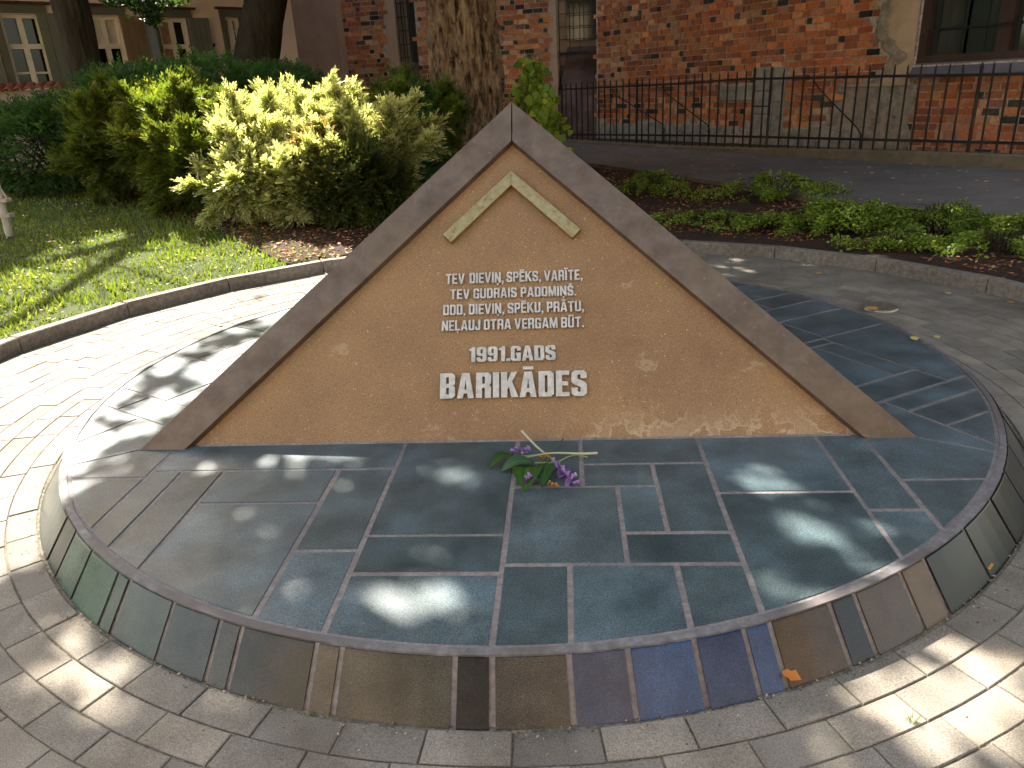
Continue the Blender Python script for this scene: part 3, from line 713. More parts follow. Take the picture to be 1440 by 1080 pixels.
broadleaf('currant_bush', [gz(p0), at(598, 240, 12.4), at(596, 190, 12.4), at(590, 150, 12.6), at(585, 128, 12.7)], 620, .17, .13, [(.05, .12, .03), (.07, .15, .035), (.035, .09, .03)], 'broad-leaved green bush hugging the left side of the big trunk', 'bush')
p0 = at(770, 215, 13.0)
broadleaf('ivy_plant', [gz(at(740, 190, 13.2)), at(735, 150, 13.0), at(752, 120, 13.0), at(748, 88, 13.1)], 330, .16, .13, [(.19, .28, .035), (.24, .34, .045), (.13, .21, .03)], 'bright green lobed-leaf plant rising behind the memorial apex, right of the big trunk', 'plant')
broadleaf('ivy_plant', [gz(at(775, 200, 12.6)), at(770, 190, 12.6), at(765, 160, 12.7), at(758, 130, 12.9)], 420, .17, .13, [(.23, .32, .035), (.29, .38, .05), (.15, .24, .035)], 'yellow-green lobed-leaf plant spilling down the right edge of the memorial near its tip', 'plant')

# ------------------------------------------------------------------ trees (trunks)
def trunk(name, path, radii, mat, parent, n=64, lobes=.07, seed=0, ridge=0., K=46):
    pts = [Vector(p) for p in path]; V = []; F = []
    if ridge:
        jj, ii = np.meshgrid(np.arange(K+1), np.arange(n), indexing='ij'); z_ = jj*.085
        x_ = ii*34./n + 1.6*(vnoise(z_, ii*6./n, .9, 2)-.5)*2
        w1 = vnoise(x_ % 34, z_, .9, 5); w2 = vnoise((x_*2.3) % 78, z_*1.6, .9, 8); RG = 1.6*np.abs(w1-.5)**.6*-1+.5+.5*(w2-.5)
    # resample
    seg = len(pts)-1
    for j in range(K+1):
        t = j/K*seg; k = min(int(t), seg-1); f = t-k; f2 = f*f*(3-2*f)
        p = pts[k].lerp(pts[k+1], f); r = radii[k]*(1-f2)+radii[k+1]*f2
        for i in range(n):
            a = 2*pi*i/n; fl = max(0, 1-j/K*3.2)
            rr = r*(1+lobes*sin(3*a+seed)+lobes*.6*sin(7*a+seed*2+.4*j*.05)+.035*(sin(17*a+j*.25+seed)+sin(29*a-j*.18)) + .10*fl*sin(5*a+seed)) + (ridge*RG[j, i] if ridge else 0)
            V.append((p.x+rr*cos(a), p.y+rr*sin(a), p.z))
    for j in range(K):
        for i in range(n): F.append((j*n+i, j*n+(i+1) % n, (j+1)*n+(i+1) % n, (j+1)*n+i))
    return mesh('trunk', V, F, mat, parent, True)
def limbs(root, base, mat, spec):
    for (dx, dy, dz, r) in spec:
        m = MB(); b = Vector(base); e = b+Vector((dx, dy, dz)); mid = b.lerp(e, .5)+Vector((random.uniform(-.4, .4), random.uniform(-.4, .4), .5))
        m.tube([b, b.lerp(mid, .6), mid, mid.lerp(e, .5)+Vector((.1, 0, .15)), e], [r, r*.8, r*.6, r*.42, r*.18], 10)
        for q in range(5):
            t = random.uniform(.35, .95); s = b.lerp(e, t); d = Vector((random.uniform(-1, 1), random.uniform(-1, 1), random.uniform(-.1, .9))).normalized()*random.uniform(1, 2.2)
            m.tube([s, s+d*.5+Vector((0, 0, .1)), s+d], [r*.3, r*.2, r*.06], 7)
        m.build('limb', mat, root, True)
tb = Vector((-.58, 15.4, -.05))
main_tree = empty('big_tree', tb, 'massive tree with thick furrowed brown bark rising right behind the memorial', 'tree')
trunk('trunk', [tb+Vector((-.28, 0, -.25)), tb+Vector((-.14, 0, .35)), tb+Vector((0, 0, 1.6)), tb+Vector((.02, 0, 3.2)), tb+Vector((.05, .1, 6.5))], [1.02, .80, .665, .60, .50], BARK, main_tree, n=340, lobes=.04, seed=1.3, ridge=.075, K=170)
limbs(main_tree, tb+Vector((.05, .1, 6.3)), BARK, [(-4, 1.5, 3, .3), (3.6, .5, 3.2, .28), (-1, -4.5, 2.8, .28), (.5, 4, 3, .25), (-3, -3, 3.6, .22)])
tl = at(122, 170, 15.2); tl.z = float(zter(tl.x, tl.y))
left_tree = empty('garden_tree', tl, 'dark upright tree trunk standing between the two leftmost house windows', 'tree')
t0 = at(124, 112, 15.2); t1 = at(97, 0, 15.2)
trunk('trunk', [tl+Vector((-.02, 0, -.2)), t0, t1, t1+Vector((-.25, .1, 3.2))], [.42, .27, .30, .24], DBARK, left_tree, n=48, lobes=.05, seed=.4)
limbs(left_tree, t1+Vector((-.25, .1, 3.0)), DBARK, [(-3, 1, 2.6, .14), (-1.5, -2.6, 2.4, .12)])
t0 = at(356, 108, 17.5); t1 = at(373, 0, 17.5); b0 = t0+(t0-t1)*.9; b0.z = float(zter(b0.x, b0.y))
lean = empty('leaning_tree', b0, 'dark leaning tree trunk in front of the tan plaster wall, right of the narrow window', 'tree')
trunk('trunk', [b0+Vector((0, 0, -.2)), t0, t1, t1+(t1-t0)*1.8], [.62, .47, .42, .3], DBARK, lean, n=48, lobes=.03, seed=2.2)
limbs(lean, t1+(t1-t0)*1.75, DBARK, [(-2.5, .6, 2.6, .16), (2.5, .5, 2.6, .16), (.5, -2.6, 2.2, .14)])

# ------------------------------------------------------------------ crowns; gaps let sun through onto the places where the photo has sun
S = np.array(SUN)
def gpoly(px, z=ZP): return [tuple(atz(x, y, z))[:2] for x, y in px]
LIT1 = gpoly([(-500, 600), (-150, 480), (0, 420), (60, 385), (150, 360), (200, 352), (260, 330), (330, 318), (420, 318), (500, 330), (560, 330), (600, 400), (440, 572), (285, 620), (238, 665), (195, 715), (150, 760), (108, 800), (70, 805), (30, 800), (-60, 860), (-300, 950), (-700, 900)])
def proj_g(p): t = (p[2]-ZP)/S[2]; return (p[0]-S[0]*t, p[1]-S[1]*t)
LIT3 = [proj_g(at(x, y, Y)) for x, y, Y in [(290, 190, 11), (300, 120, 11.4), (380, 90, 11.4), (480, 70, 11.4), (530, 95, 11.3), (560, 140, 11), (600, 150, 11), (590, 200, 10.6), (540, 250, 10.4), (440, 240, 10.3), (400, 215, 10.5), (340, 205, 10.8)]]
LITH = [proj_g(at(x, y, Y)) for x, y, Y in [(200, -120, 21.5), (350, -160, 22), (350, 20, 22), (230, 12, 21)]]
SPOT = [((640, 664), .055), ((660, 672), .03), ((578, 838), .085), ((638, 850), .085), ((608, 765), .05), ((575, 800), .04), ((1045, 652), .07), ((1065, 672), .09), ((1090, 694), .06), ((1125, 735), .10), ((1160, 752), .09), ((1110, 745), .06), ((1180, 770), .05), ((1250, 738), .07), ((1280, 748), .05), ((1120, 830), .05), ((345, 730), .035), ((275, 883), .05), ((300, 880), .05), ((465, 940), .06), ((560, 940), .07), ((600, 960), .05), ((700, 955), .05), ((1140, 915), .08), ((1270, 835), .08), ((1230, 860), .06), ((440, 705), .04), ((60, 955), .11), ((100, 905), .09), ((170, 980), .10), ((35, 880), .12), ((160, 930), .08), ((110, 1000), .06), ((1270, 960), .11), ((1330, 985), .10), ((1215, 985), .09), ((1400, 1040), .14), ((1440, 1000), .12), ((1330, 1055), .12), ((1180, 1050), .06), ((1330, 890), .07), ((1420, 930), .08), ((1290, 900), .05), ((165, 325), .25), ((210, 320), .2), ((90, 265), .25), ((270, 310), .15)]
SP = [(atz(p[0], p[1], 0 if 620 < p[1] < 900 and 160 < p[0] < 1320 else ZP), r) for p, r in SPOT]
LITC = [(proj_g(at(x, y, Y)), r_) for x, y, Y, r_ in ((345, 190, 11, .55), (400, 165, 11.2, .6), (452, 160, 11.1, .6), (490, 180, 10.8, .5), (495, 130, 11.3, .4), (535, 215, 10.6, .38), (555, 180, 10.9, .3), (590, 165, 10.9, .35), (520, 150, 11.2, .4), (575, 215, 10.6, .35), (440, 215, 10.4, .45), (380, 230, 10.4, .35))]
STREAK = [((233, 510), (313, 482), .07), ((325, 476), (372, 466), .06), ((210, 537), (250, 522), .05), ((267, 530), (345, 495), .08), ((300, 505), (380, 480), .06), ((200, 560), (285, 546), .05), ((207, 580), (265, 562), .055), ((147, 607), (205, 596), .05), ((147, 630), (197, 620), .04), ((170, 665), (245, 640), .07), ((120, 705), (200, 668), .05), ((352, 402), (372, 392), .03), ((240, 560), (290, 575), .07)]
def seg_d(G, a, b):
    a = np.array(a); b = np.array(b); d = b-a; t = np.clip(((G-a)@d)/(d@d), 0, 1); return np.linalg.norm(G-(a+t[:, None]*d), axis=1)
STK = [(tuple(atz(*a, -.05))[:2], tuple(atz(*b, -.05))[:2], r) for a, b, r in STREAK]
def lit(G):
    j = np.stack([vnoise(G[:, 0], G[:, 1], .16, 3)-.5, vnoise(G[:, 0], G[:, 1], .16, 9)-.5], 1)*.34
    Q = G+j
    Q1 = G+j*.45
    r = inpoly(Q1, LIT1) | inpoly(Q, LIT3) | inpoly(Q, LITH)
    for p, rad in LITC: r |= np.hypot(Q[:, 0]-p[0], Q[:, 1]-p[1]) < rad*1.6
    for p, rad in SP: r |= np.hypot(G[:, 0]-p.x + S[0]/S[2]*(p.z-ZP), G[:, 1]-p.y + S[1]/S[2]*(p.z-ZP)) < rad*.8+.04
    for a, b, q in STK: r &= seg_d(G+j*.3, a, b) > q*.5
    return r
def crown_cloud(n, gx, gy, hz, dense, gap):
    G = np.stack([rng.uniform(*gx, n), rng.uniform(*gy, n)], 1)
    h = rng.uniform(*hz, n) + 1.2*(vnoise(G[:, 0], G[:, 1], 2.5)-.5)
    k = ~lit(G) & (vnoise(G[:, 0]+h*.35, G[:, 1], .42, 5) < gap) & (rng.random(n) < dense) & ~((G[:, 1] > 13.5-.1*G[:, 0]) & (G[:, 0] > -1.2) & (rng.random(n) < .93)) & ~((G[:, 1] > 12.5) & (G[:, 0] < -1.2))
    G, h = G[k], h[k]; X = np.stack([G[:, 0]+S[0]/S[2]*(h-ZP), G[:, 1]+S[1]/S[2]*(h-ZP), h], 1)
    # keep the crowns out of the masonry
    inside = ((X[:, 0]-7.17)*.8714+(X[:, 1]-16.07)*.4906 > 1.05) | ((X[:, 0] > -10) & (X[:, 1]-26.3+(X[:, 0]-3.9)*.237 > -.15)) | (X[:, 0]-X[:, 1] < -29)
    return X[~inside]
CG = [(.045, .085, .02), (.06, .10, .022), (.035, .07, .018)]
nb = Vector((-7.2, 3.2, -.1))
near = empty('lime_tree', nb, 'tall leafy tree left of the paved circle whose crown shades the memorial', 'tree')
trunk('trunk', [nb+Vector((0, 0, -.2)), nb+Vector((0, 0, 1)), nb+Vector((.1, 0, 3.5)), nb+Vector((.2, .1, 6))], [.5, .34, .28, .22], BARK, near, n=40, seed=3)
limbs(near, nb+Vector((.2, .1, 5.8)), BARK, [(3.5, 1.5, 1.6, .16), (1, 3.5, 1.8, .15), (-2, 0, 2, .14), (2.5, -2, 2, .14)])
XF = crown_cloud(115000, (-16, 19), (6.5, 25), (5.8, 9.2), 1., 1.)
XN = crown_cloud(210000, (-6.5, 9), (-2, 6.5), (5.6, 8.2), 1., .86)
TR = [(main_tree, tb), (left_tree, tl), (lean, b0), (near, nb)]
for i, (root, b) in enumerate(TR):
    def own(X): return np.argmin(np.stack([np.hypot(X[:, 0]-q.x, X[:, 1]-q.y)*(.62 if r_ is main_tree else 1.) for r_, q in TR]), 0) == i
    V1, F1, C1 = [], [], []; off = 0
    for X, size in ((XF[own(XF)], .26), (XN[own(XN)], .13)):
        n = len(X)
        if not n: continue
        D = rand_dirs(n); D[:, 2] *= .6; D = unit(D); Nn = rand_dirs(n)*.6+np.array([0, 0, .5]); Nn = unit(Nn-D*(Nn*D).sum(1, keepdims=True))
        L = size*(.7+.6*rng.random(n)); V, F = leaves_geo(X, D, Nn, L, L*.75); V1.append(V); F1.append(F+off); off += len(V)
        C1.append(np.repeat(np.array(CG)[rng.integers(0, 3, n)]*(.7+.6*rng.random((n, 1))), 4, 0))
    low = {1: ((-10.2, 15.6, 7.2), (3.4, 2.8, 2.3)), 2: ((-6.0, 18.6, 7.4), (3.6, 3.0, 2.6))}.get(i)  # crown masses added to hide bright sky from the slab reflections
    if low:
        d = rand_dirs(6500); X = np.array(low[0])+d*np.array(low[1])*(.35+.65*rng.random((6500, 1)))
        k = (X[:, 2] > 4.9) & (X[:, 0]-X[:, 1] > -29); X = X[k]; X = X[~lit(X[:, :2]-S[:2]*((X[:, 2:]-ZP)/S[2]))]; n = len(X)
        D = rand_dirs(n); Nn = rand_dirs(n); Nn = unit(Nn-D*(Nn*D).sum(1, keepdims=True)); L = .24*(.7+.6*rng.random(n)); V, F = leaves_geo(X, D, Nn, L, L*.75)
        V1.append(V); F1.append(F+off); off += len(V); C1.append(np.repeat(np.array(CG)[rng.integers(0, 3, n)], 4, 0))
    bigmesh('crown', np.concatenate(V1), np.concatenate(F1), LEAF, root, np.concatenate(C1))

bt = Vector((-15.5, 26, 0)); back_tree = empty('added_tall_tree', bt, 'unseen tall leafy tree added behind the pink house to block bright sky', 'tree')  # unseen tree added to keep sky glare off the front-left slabs
trunk('trunk', [bt, bt+Vector((0, 0, 2)), bt+Vector((.2, 0, 6)), bt+Vector((.2, .1, 9))], [.7, .5, .42, .3], BARK, back_tree, n=32, seed=5)
limbs(back_tree, bt+Vector((.2, .1, 8.5)), BARK, [(3, 1, 3, .2), (-3, 0, 3, .2), (0, -2.5, 3, .2)])
d = rand_dirs(26000); X = np.array([-14.5, 25.5, 11.8])+d*np.array([7.5, 5.0, 5.2])*(.35+.65*rng.random((26000, 1)))
X = X[~lit(X[:, :2]-S[:2]*((X[:, 2:]-ZP)/S[2]))]; X = X[~((X[:, 0] > -10.5) & (X[:, 1] > 28.5))]
scatter_leaves('crown', X, back_tree, LEAF, .42, CG, .3, asp=.75)

# the leafy twig hanging in at the top left
tw = empty('hanging_twig', at(190, -30, 13.5), 'leafy green twig, coloured dark as if shaded, hanging in front of the pink house wall', 'twig')
P = []
for (x, y, sx, sy, n) in ((175, 0, 26, 6, 230), (205, 8, 24, 10, 360), (243, 2, 12, 5, 90), (215, 24, 10, 8, 150), (155, 1, 12, 4, 60), (200, -8, 40, 6, 200)):
    for i in range(n): P.append(at(x+random.gauss(0, sx*.55), y+random.gauss(0, sy*.6), 13.5+random.uniform(-.3, .3)))
scatter_leaves('leaves', np.array([tuple(p) for p in P]), tw, LEAF, .085, [(.016, .034, .008), (.025, .048, .012)], .3, asp=.7)  # leaf colours darkened to stand in for shade on the twig
m = MB(); m.tube([at(120, -60, 14), at(170, -15, 13.6), at(210, 15, 13.5), at(222, 28, 13.5)], [.03, .02, .012, .005], 6); m.tube([at(170, -15, 13.6), at(245, 2, 13.5)], [.015, .006], 6)
m.build('stem', DBARK, tw, True)

# ------------------------------------------------------------------ walls with openings
def wall(mb, O, D, Nn, L, z0, z1, holes, depth=.3, c=None):
    """wall face in the plane O + D*s, with rectangular openings (s0, s1, za, zb) and reveals"""
    xs = sorted({0, L, *[h[0] for h in holes], *[h[1] for h in holes]}); zs = sorted({z0, z1, *[h[2] for h in holes], *[h[3] for h in holes]})
    Pt = lambda s, z, b=0: (O[0]+D[0]*s-Nn[0]*b, O[1]+D[1]*s-Nn[1]*b, z)
    for i in range(len(xs)-1):
        for j in range(len(zs)-1):
            sm, zm = (xs[i]+xs[i+1])/2, (zs[j]+zs[j+1])/2
            if any(h[0] < sm < h[1] and h[2] < zm < h[3] for h in holes): continue
            for b in (0, depth):
                q = [Pt(xs[i], zs[j], b), Pt(xs[i+1], zs[j], b), Pt(xs[i+1], zs[j+1], b), Pt(xs[i], zs[j+1], b)]
                mb.add(q, [(0, 1, 2, 3) if b == 0 else (3, 2, 1, 0)], c)
    for (a, b_, za, zb) in holes+[(0, L, z0, z1)]:
        q = [Pt(a, za), Pt(b_, za), Pt(b_, zb), Pt(a, zb), Pt(a, za, depth), Pt(b_, za, depth), Pt(b_, zb, depth), Pt(a, zb, depth)]
        mb.add(q, [(0, 4, 5, 1), (1, 5, 6, 2), (2, 6, 7, 3), (3, 7, 4, 0)], c)

# ---- left house, facade runs away to the right
HO = Vector((-13.6, 15.0)); HE = Vector((-5.5, 23.0)); HD = (HE-HO).normalized(); HN = Vector((HD.y, -HD.x)); HL = (HE-HO).length
house = empty('pink_house', (HO.x, HO.y, .4), 'pink plastered house with cream windows and grey-green shutters behind the hedge', 'house')
def hs_(px, py):      # (s, z) on the facade for a pixel
    d = ray(px, py); O3 = Vector((HO.x, HO.y, 0)); n3 = Vector((HN.x, HN.y, 0)); t = (O3-Vector((0, 0, CH))).dot(n3)/d.dot(n3)
    p = Vector((0, 0, CH))+d*t; return (p-O3).dot(Vector((HD.x, HD.y, 0))), p.z
wins = []
for (xa, ya, xb, yb, xm) in ((-3, 20, 54, 20, 0), (120, 23, 166, 22, 0), (220, 26, 260, 26, 0), (315, 26, 334, 25, 0)):
    s0, zt = hs_(xa, ya); s1, zt2 = hs_(xb, yb); zb = 2.05
    wins.append((s0, s1, zb, (zt+zt2)/2))
mb = MB(); wall(mb, HO, HD, HN, HL, -.3, 7.5, [tuple(w_) for w_ in wins], .35); mb.build('wall', PINK, house)
P3 = lambda s, z, b: Vector((HO.x+HD.x*s+HN.x*b, HO.y+HD.y*s+HN.y*b, z))
D3h = Vector((HD.x, HD.y, 0)); N3h = Vector((HN.x, HN.y, 0)); Z3 = Vector((0, 0, 1))
def hbox(mb, s0, s1, z0, z1, b0, b1, c=None): mb.box(P3(s0, z0, b0), D3h*(s1-s0), N3h*(b1-b0), Z3*(z1-z0), c)
for wi, (s0, s1, zb, zt) in enumerate(wins):
    wd = s1-s0; mid = (s0+s1)/2; fw_ = .075 if wi < 3 else .05
    m = MB(); hh = zt-zb; zmid = zt-hh*.42 if wi < 3 else zt-hh*.5
    hbox(m, s0+.002, s0+fw_, zb, zt-.002, -.16, -.06); hbox(m, s1-fw_, s1-.002, zb, zt-.002, -.16, -.06)
    hbox(m, s0+fw_, s1-fw_, zt-fw_, zt-.002, -.16, -.06); hbox(m, s0+fw_, s1-fw_, zb, zb+fw_, -.16, -.06)
    hbox(m, s0+fw_, s1-fw_, zmid-.05, zmid+.05, -.17, -.05)
    fo = m.build('window', WHITE, house)
    m = MB(); hbox(m, mid-.055, mid+.055, zb+fw_, zmid-.05, -.155, -.055); hbox(m, mid-.055, mid+.055, zmid+.05, zt-fw_, -.155, -.055); m.build('mullion', WHITE, fo)
    zg = (zb+zmid)/2-.1
    if wi < 3:
        for (a, b) in ((s0+fw_, mid-.055), (mid+.055, s1-fw_)):
            m = MB(); hbox(m, a, b, zg-.02, zg+.02, -.15, -.08); m.build('glazing_bar', WHITE, fo)
    else:
        for q in range(1, 4):
            m = MB(); hbox(m, s0+wd*q/4-.012, s0+wd*q/4+.012, zb+fw_, zt-fw_, -.055, -.03); m.build('grille_bar', WHITE, fo)
        for q in range(1, 5):
            m = MB(); z = zb+hh*q/5; hbox(m, s0+.05, s1-.05, z-.012, z+.012, -.03, -.015); m.build('grille_bar', WHITE, fo)
    lights_ = [(s0+fw_, mid-.055, zmid+.05, zt-fw_), (mid+.055, s1-fw_, zmid+.05, zt-fw_), (s0+fw_, mid-.055, zg+.02, zmid-.05), (mid+.055, s1-fw_, zg+.02, zmid-.05), (s0+fw_, mid-.055, zb+fw_, zg-.02), (mid+.055, s1-fw_, zb+fw_, zg-.02)]
    for i, (a, b, za, zc) in enumerate(lights_):
        m = MB(); hbox(m, a, b, za, zc, -.135, -.125); m.build('pane', (CURT if wi == 1 and i < 2 else CURTR if wi >= 2 and i % 2 == 0 else GLASS), fo)
    # surround, lintel, sill
    m = MB(); q = .16 if wi < 3 else .12
    hbox(m, s0-q, s0-.004, zb-.1, zt+.02, .004, .05); hbox(m, s1+.004, s1+q, zb-.1, zt+.02, .004, .05); hbox(m, s0-q, s1+q, zt+.02, zt+.20, .004, .055)
    m.build('window_surround', DARKW, house)
    m = MB(); hbox(m, s0-q-.10, s1+q+.10, zt+.20, zt+.25, .002, .13); m.build('lintel_ledge', BROWNP, house)
    m = MB(); hbox(m, s0-q, s1+q, zb-.18, zb-.1, .0, .12); m.build('window_sill', WHITE, house)
def shutter(s0, s1, mat, z0=2.0, z1=None, open_=0.):
    z1 = z1 or wins[1][3]+.03; m = MB(); n = 4
    for i in range(n):
        a = s0+(s1-s0)*i/n; b = s0+(s1-s0)*(i+1)/n-.008; ba = .06+open_*i/n; bb = .06+open_*(i+1)/n
        m.add([P3(a, z0, ba), P3(b, z0, bb), P3(b, z1, bb), P3(a, z1, ba), P3(a, z0, ba+.04), P3(b, z0, bb+.04), P3(b, z1, bb+.04), P3(a, z1, ba+.04)],
              [(0, 1, 2, 3), (7, 6, 5, 4), (0, 4, 5, 1), (1, 5, 6, 2), (2, 6, 7, 3), (3, 7, 4, 0)])
    o = m.build('shutter', mat, house)
    m = MB(); 
    for z in (z0+.3, z1-.3): hbox(m, min(s0, s1)+.05, max(s0, s1)-.05, z, z+.06, .102+open_, .115+open_)
    return o
def sx(px, py=60): return hs_(px, py)[0]
shutter(sx(62, 70), sx(112, 70), SHUT, z1=wins[0][3]+.02); shutter(sx(-60, 60), sx(-8, 60), SHUT)
shutter(sx(172, 50), sx(207, 50), mk_plaster('brown_shutter_paint', (.17, .11, .06), (.22, .145, .08)), z1=wins[2][3]+.02)
shutter(sx(206, 60), sx(221, 60), SHUTB, z1=wins[2][3]-.05)
shutter(sx(268, 60), sx(297, 60), SHUT, z1=wins[2][3]+.02)
m = MB(); hbox(m, sx(297, 65), sx(300, 65), 2.9, 2.98, .0, .12); m.build('shutter_hook', IRON, house)
m = MB(); m.add([P3(-.5, 7.5, .6), P3(HL+.5, 7.5, .6), P3(HL+.5, 11, -4.5), P3(-.5, 11, -4.5), P3(-.5, 7.35, .6), P3(HL+.5, 7.35, .6), P3(HL+.5, 10.85, -4.5), P3(-.5, 10.85, -4.5)], [(0, 1, 2, 3), (7, 6, 5, 4), (0, 4, 5, 1), (1, 5, 6, 2), (2, 6, 7, 3), (3, 7, 4, 0)])
m.build('roof', TILE, house)
m = MB(); m.add([P3(0, -.3, -.35), P3(0, 7.4, -.35), P3(0, 7.4, -8), P3(0, -.3, -8)], [(0, 1, 2, 3)]); m.add([P3(HL, -.3, -.35), P3(HL, 7.4, -.35), P3(HL, 7.4, -8), P3(HL, -.3, -8)], [(0, 1, 2, 3)]); m.add([P3(0, -.3, -8), P3(0, 7.4, -8), P3(HL, 7.4, -8), P3(HL, -.3, -8)], [(0, 1, 2, 3)])
m.build('end_wall', PINK, house)

# ---- garden wall with tile coping
GA = at(-60, 128, 15.9); GB = at(108, 120, 16.3)
gw = empty('garden_wall', (GA.x, GA.y, .3), 'low mauve-grey plastered garden wall with a coping of red clay tiles at far left', 'wall')
gd = Vector((GB.x-GA.x, GB.y-GA.y, 0)); gl = gd.length; gd /= gl; gn = Vector((gd.y, -gd.x, 0)); ztop = (GA.z+GB.z)/2-.05
m = MB(); m.box(Vector((GA.x, GA.y, -.2))-gn*.15, gd*gl, gn*.3, Vector((0, 0, ztop+.2))); m.build('wall_body', GWALL, gw)
n = int(gl/.17)
for i in range(n):
    c = Vector((GA.x, GA.y, ztop))+gd*(gl*(i+.5)/n); m = MB()
    V = []; F = []
    for k, b in enumerate((.30, .0, -.25)):
        for q in range(7):
            a = pi*q/6; V.append(c+gd*(-.085*cos(a))+Vector((0, 0, 1))*(.06*sin(a)+(.0, .10, .0)[k])+gn*b)
    for k in range(2):
        for q in range(6): F.append((k*7+q, k*7+q+1, (k+1)*7+q+1, (k+1)*7+q))
    m.add(V, F); m.add([v-Vector((0, 0, .02)) for v in V], [f[::-1] for f in F]); m.add([V[q] for q in range(7)]+[V[q]-Vector((0, 0, .02)) for q in range(7)], [(q, q+7, q+8, q+1) for q in range(6)])
    m.build('coping_tile', TILE, gw, True)

# ------------------------------------------------------------------ church: frontal apse wall (A) and the long wall (B) behind the fence
Ld = Vector((.4906, -.8714)); Nb = Vector((-.8714, -.4906))        # along the fence, outward normal (towards the camera)
FO = Vector((7.17, 16.07)); WOFF = 1.2
BO = FO - Nb*WOFF                                                # reference point of wall B's plane
def onB(px, py, off=0.):
    d = ray(px, py); O3 = Vector((BO.x+Nb.x*off, BO.y+Nb.y*off, 0)); n3 = Vector((Nb.x, Nb.y, 0)); t = (O3-Vector((0, 0, CH))).dot(n3)/d.dot(n3)
    p = Vector((0, 0, CH))+d*t; return (p-O3).dot(Vector((Ld.x, Ld.y, 0))), p.z
def PB(s, z, b=0): return Vector((BO.x+Ld.x*s+Nb.x*b, BO.y+Ld.y*s+Nb.y*b, z))
L3 = Vector((Ld.x, Ld.y, 0)); B3 = Vector((Nb.x, Nb.y, 0))
def bboxB(mb, s0, s1, z0, z1, b0, b1, c=None): mb.box(PB(s0, z0, b0), L3*(s1-s0), B3*(b1-b0), Z3*(z1-z0), c)
sBL = onB(840, 60)[0]; sBR = 9.0
# wall A: from the corner behind wall B's end towards the left
AO = Vector((3.9, 26.3)); AE = Vector((-9.6, 29.5)); Ad = (AE-AO).normalized(); An = Vector((Ad.y*-1, Ad.x)); An = An if An.y < 0 else -An; AL = (AE-AO).length
def onA(px, py, off=0.):
    d = ray(px, py); O3 = Vector((AO.x+An.x*off, AO.y+An.y*off, 0)); n3 = Vector((An.x, An.y, 0)); t = (O3-Vector((0, 0, CH))).dot(n3)/d.dot(n3)
    p = Vector((0, 0, CH))+d*t; return (p-O3).dot(Vector((Ad.x, Ad.y, 0))), p.z
def PA(s, z, b=0): return Vector((AO.x+Ad.x*s+An.x*b, AO.y+Ad.y*s+An.y*b, z))
A3 = Vector((Ad.x, Ad.y, 0)); AN3 = Vector((An.x, An.y, 0))
def bboxA(mb, s0, s1, z0, z1, b0, b1, c=None): mb.box(PA(s0, z0, b0), A3*(s1-s0), AN3*(b1-b0), Z3*(z1-z0), c)
church = empty('church', (BO.x, BO.y, 0), 'old church with weathered red brick walls, tall niches and a plastered bay behind the fence', 'church')
RED = [(.42, .115, .050), (.50, .150, .062), (.35, .095, .050), (.56, .20, .085), (.28, .085, .055), (.42, .16, .10), (.47, .125, .048), (.54, .23, .13)]
DK = [(.05, .04, .038), (.08, .05, .04), (.035, .03, .03)]
def brick_field(P_, D_, N_, s0, s1, z0, z1, skip, dark=.10, inset=0., lm=.34, hd=.165, ch=.148):
    out = []; z = z0; row = 0
    while z < z1:
        h = ch; s = s0 + (0, -.11, -.2, -.06)[row % 4]; k = row % 2
        while s < s1:
            Lb = (lm if (k % 3 != 2) else hd)*random.uniform(.93, 1.05); k += 1
            a, b = max(s, s0), min(s+Lb, s1)
            if b-a > .06 and not skip((a+b)/2, z+h/2):
                rr = random.random()
                c = random.choice(DK) if rr < dark*(1 if Lb > .25 else 2.4) else random.choice(RED)
                f = random.uniform(.8, 1.2)*(.75+.6*float(vnoise(np.array([s]), np.array([z]), 1.1, 3)[0])); g_ = float(vnoise(np.array([s]), np.array([z]), .8, 13)[0]); c = (c[0]*f*1.1, c[1]*f*(1.02+.55*g_), c[2]*f*(.8+.6*g_))
                pr = random.uniform(.006, .03); jz = random.uniform(-.006, .006)
                out.append((a+.012+random.uniform(0, .008), b-.012-random.uniform(0, .008), z+.013+jz, z+h-.014+jz, pr, c))
            s += Lb
        z += h; row += 1
    return out
# wall B features
zT = 22.0; zB = 6.3  # unseen wall tops raised high so the church shades path and bed
sWin0, zWin0 = onB(1285, 92); sWin1 = sWin0+3.4
holesB = [(sWin0-sBL, sWin1-sBL, zWin0, zWin0+2.6)]
m = MB(); wall(m, (PB(sBL, 0).x, PB(sBL, 0).y), Ld, Nb, sBR-sBL, -.5, zB, holesB, .45); m.build('wall_core', BMORT, church)
m = MB(); bboxB(m, sBL, sBR, zB, zT, -.45, .02, (.28, .085, .045)); m.build('upper_wall', BRICK, church)
pier = (onB(1065, 100)[0], onB(1107, 100)[0], -.2, onB(1085, 94)[1]); slabw = (onB(1015, 130)[0], pier[0]-.01, onB(1015, 142)[1], onB(1030, 120)[1])
sPl0 = onB(1238, 60)[0]
def vn1(z, s_, o): return float(vnoise(np.array([z]), np.array([o*3.1]), s_, o)[0])-.5
def edgeB(z): return sPl0 + .9*vn1(z, .8, 3)+.45*vn1(z, .22, 7)+.25*vn1(z, .08, 9) + (-.9 if z < 1.25 else 0)*1.0
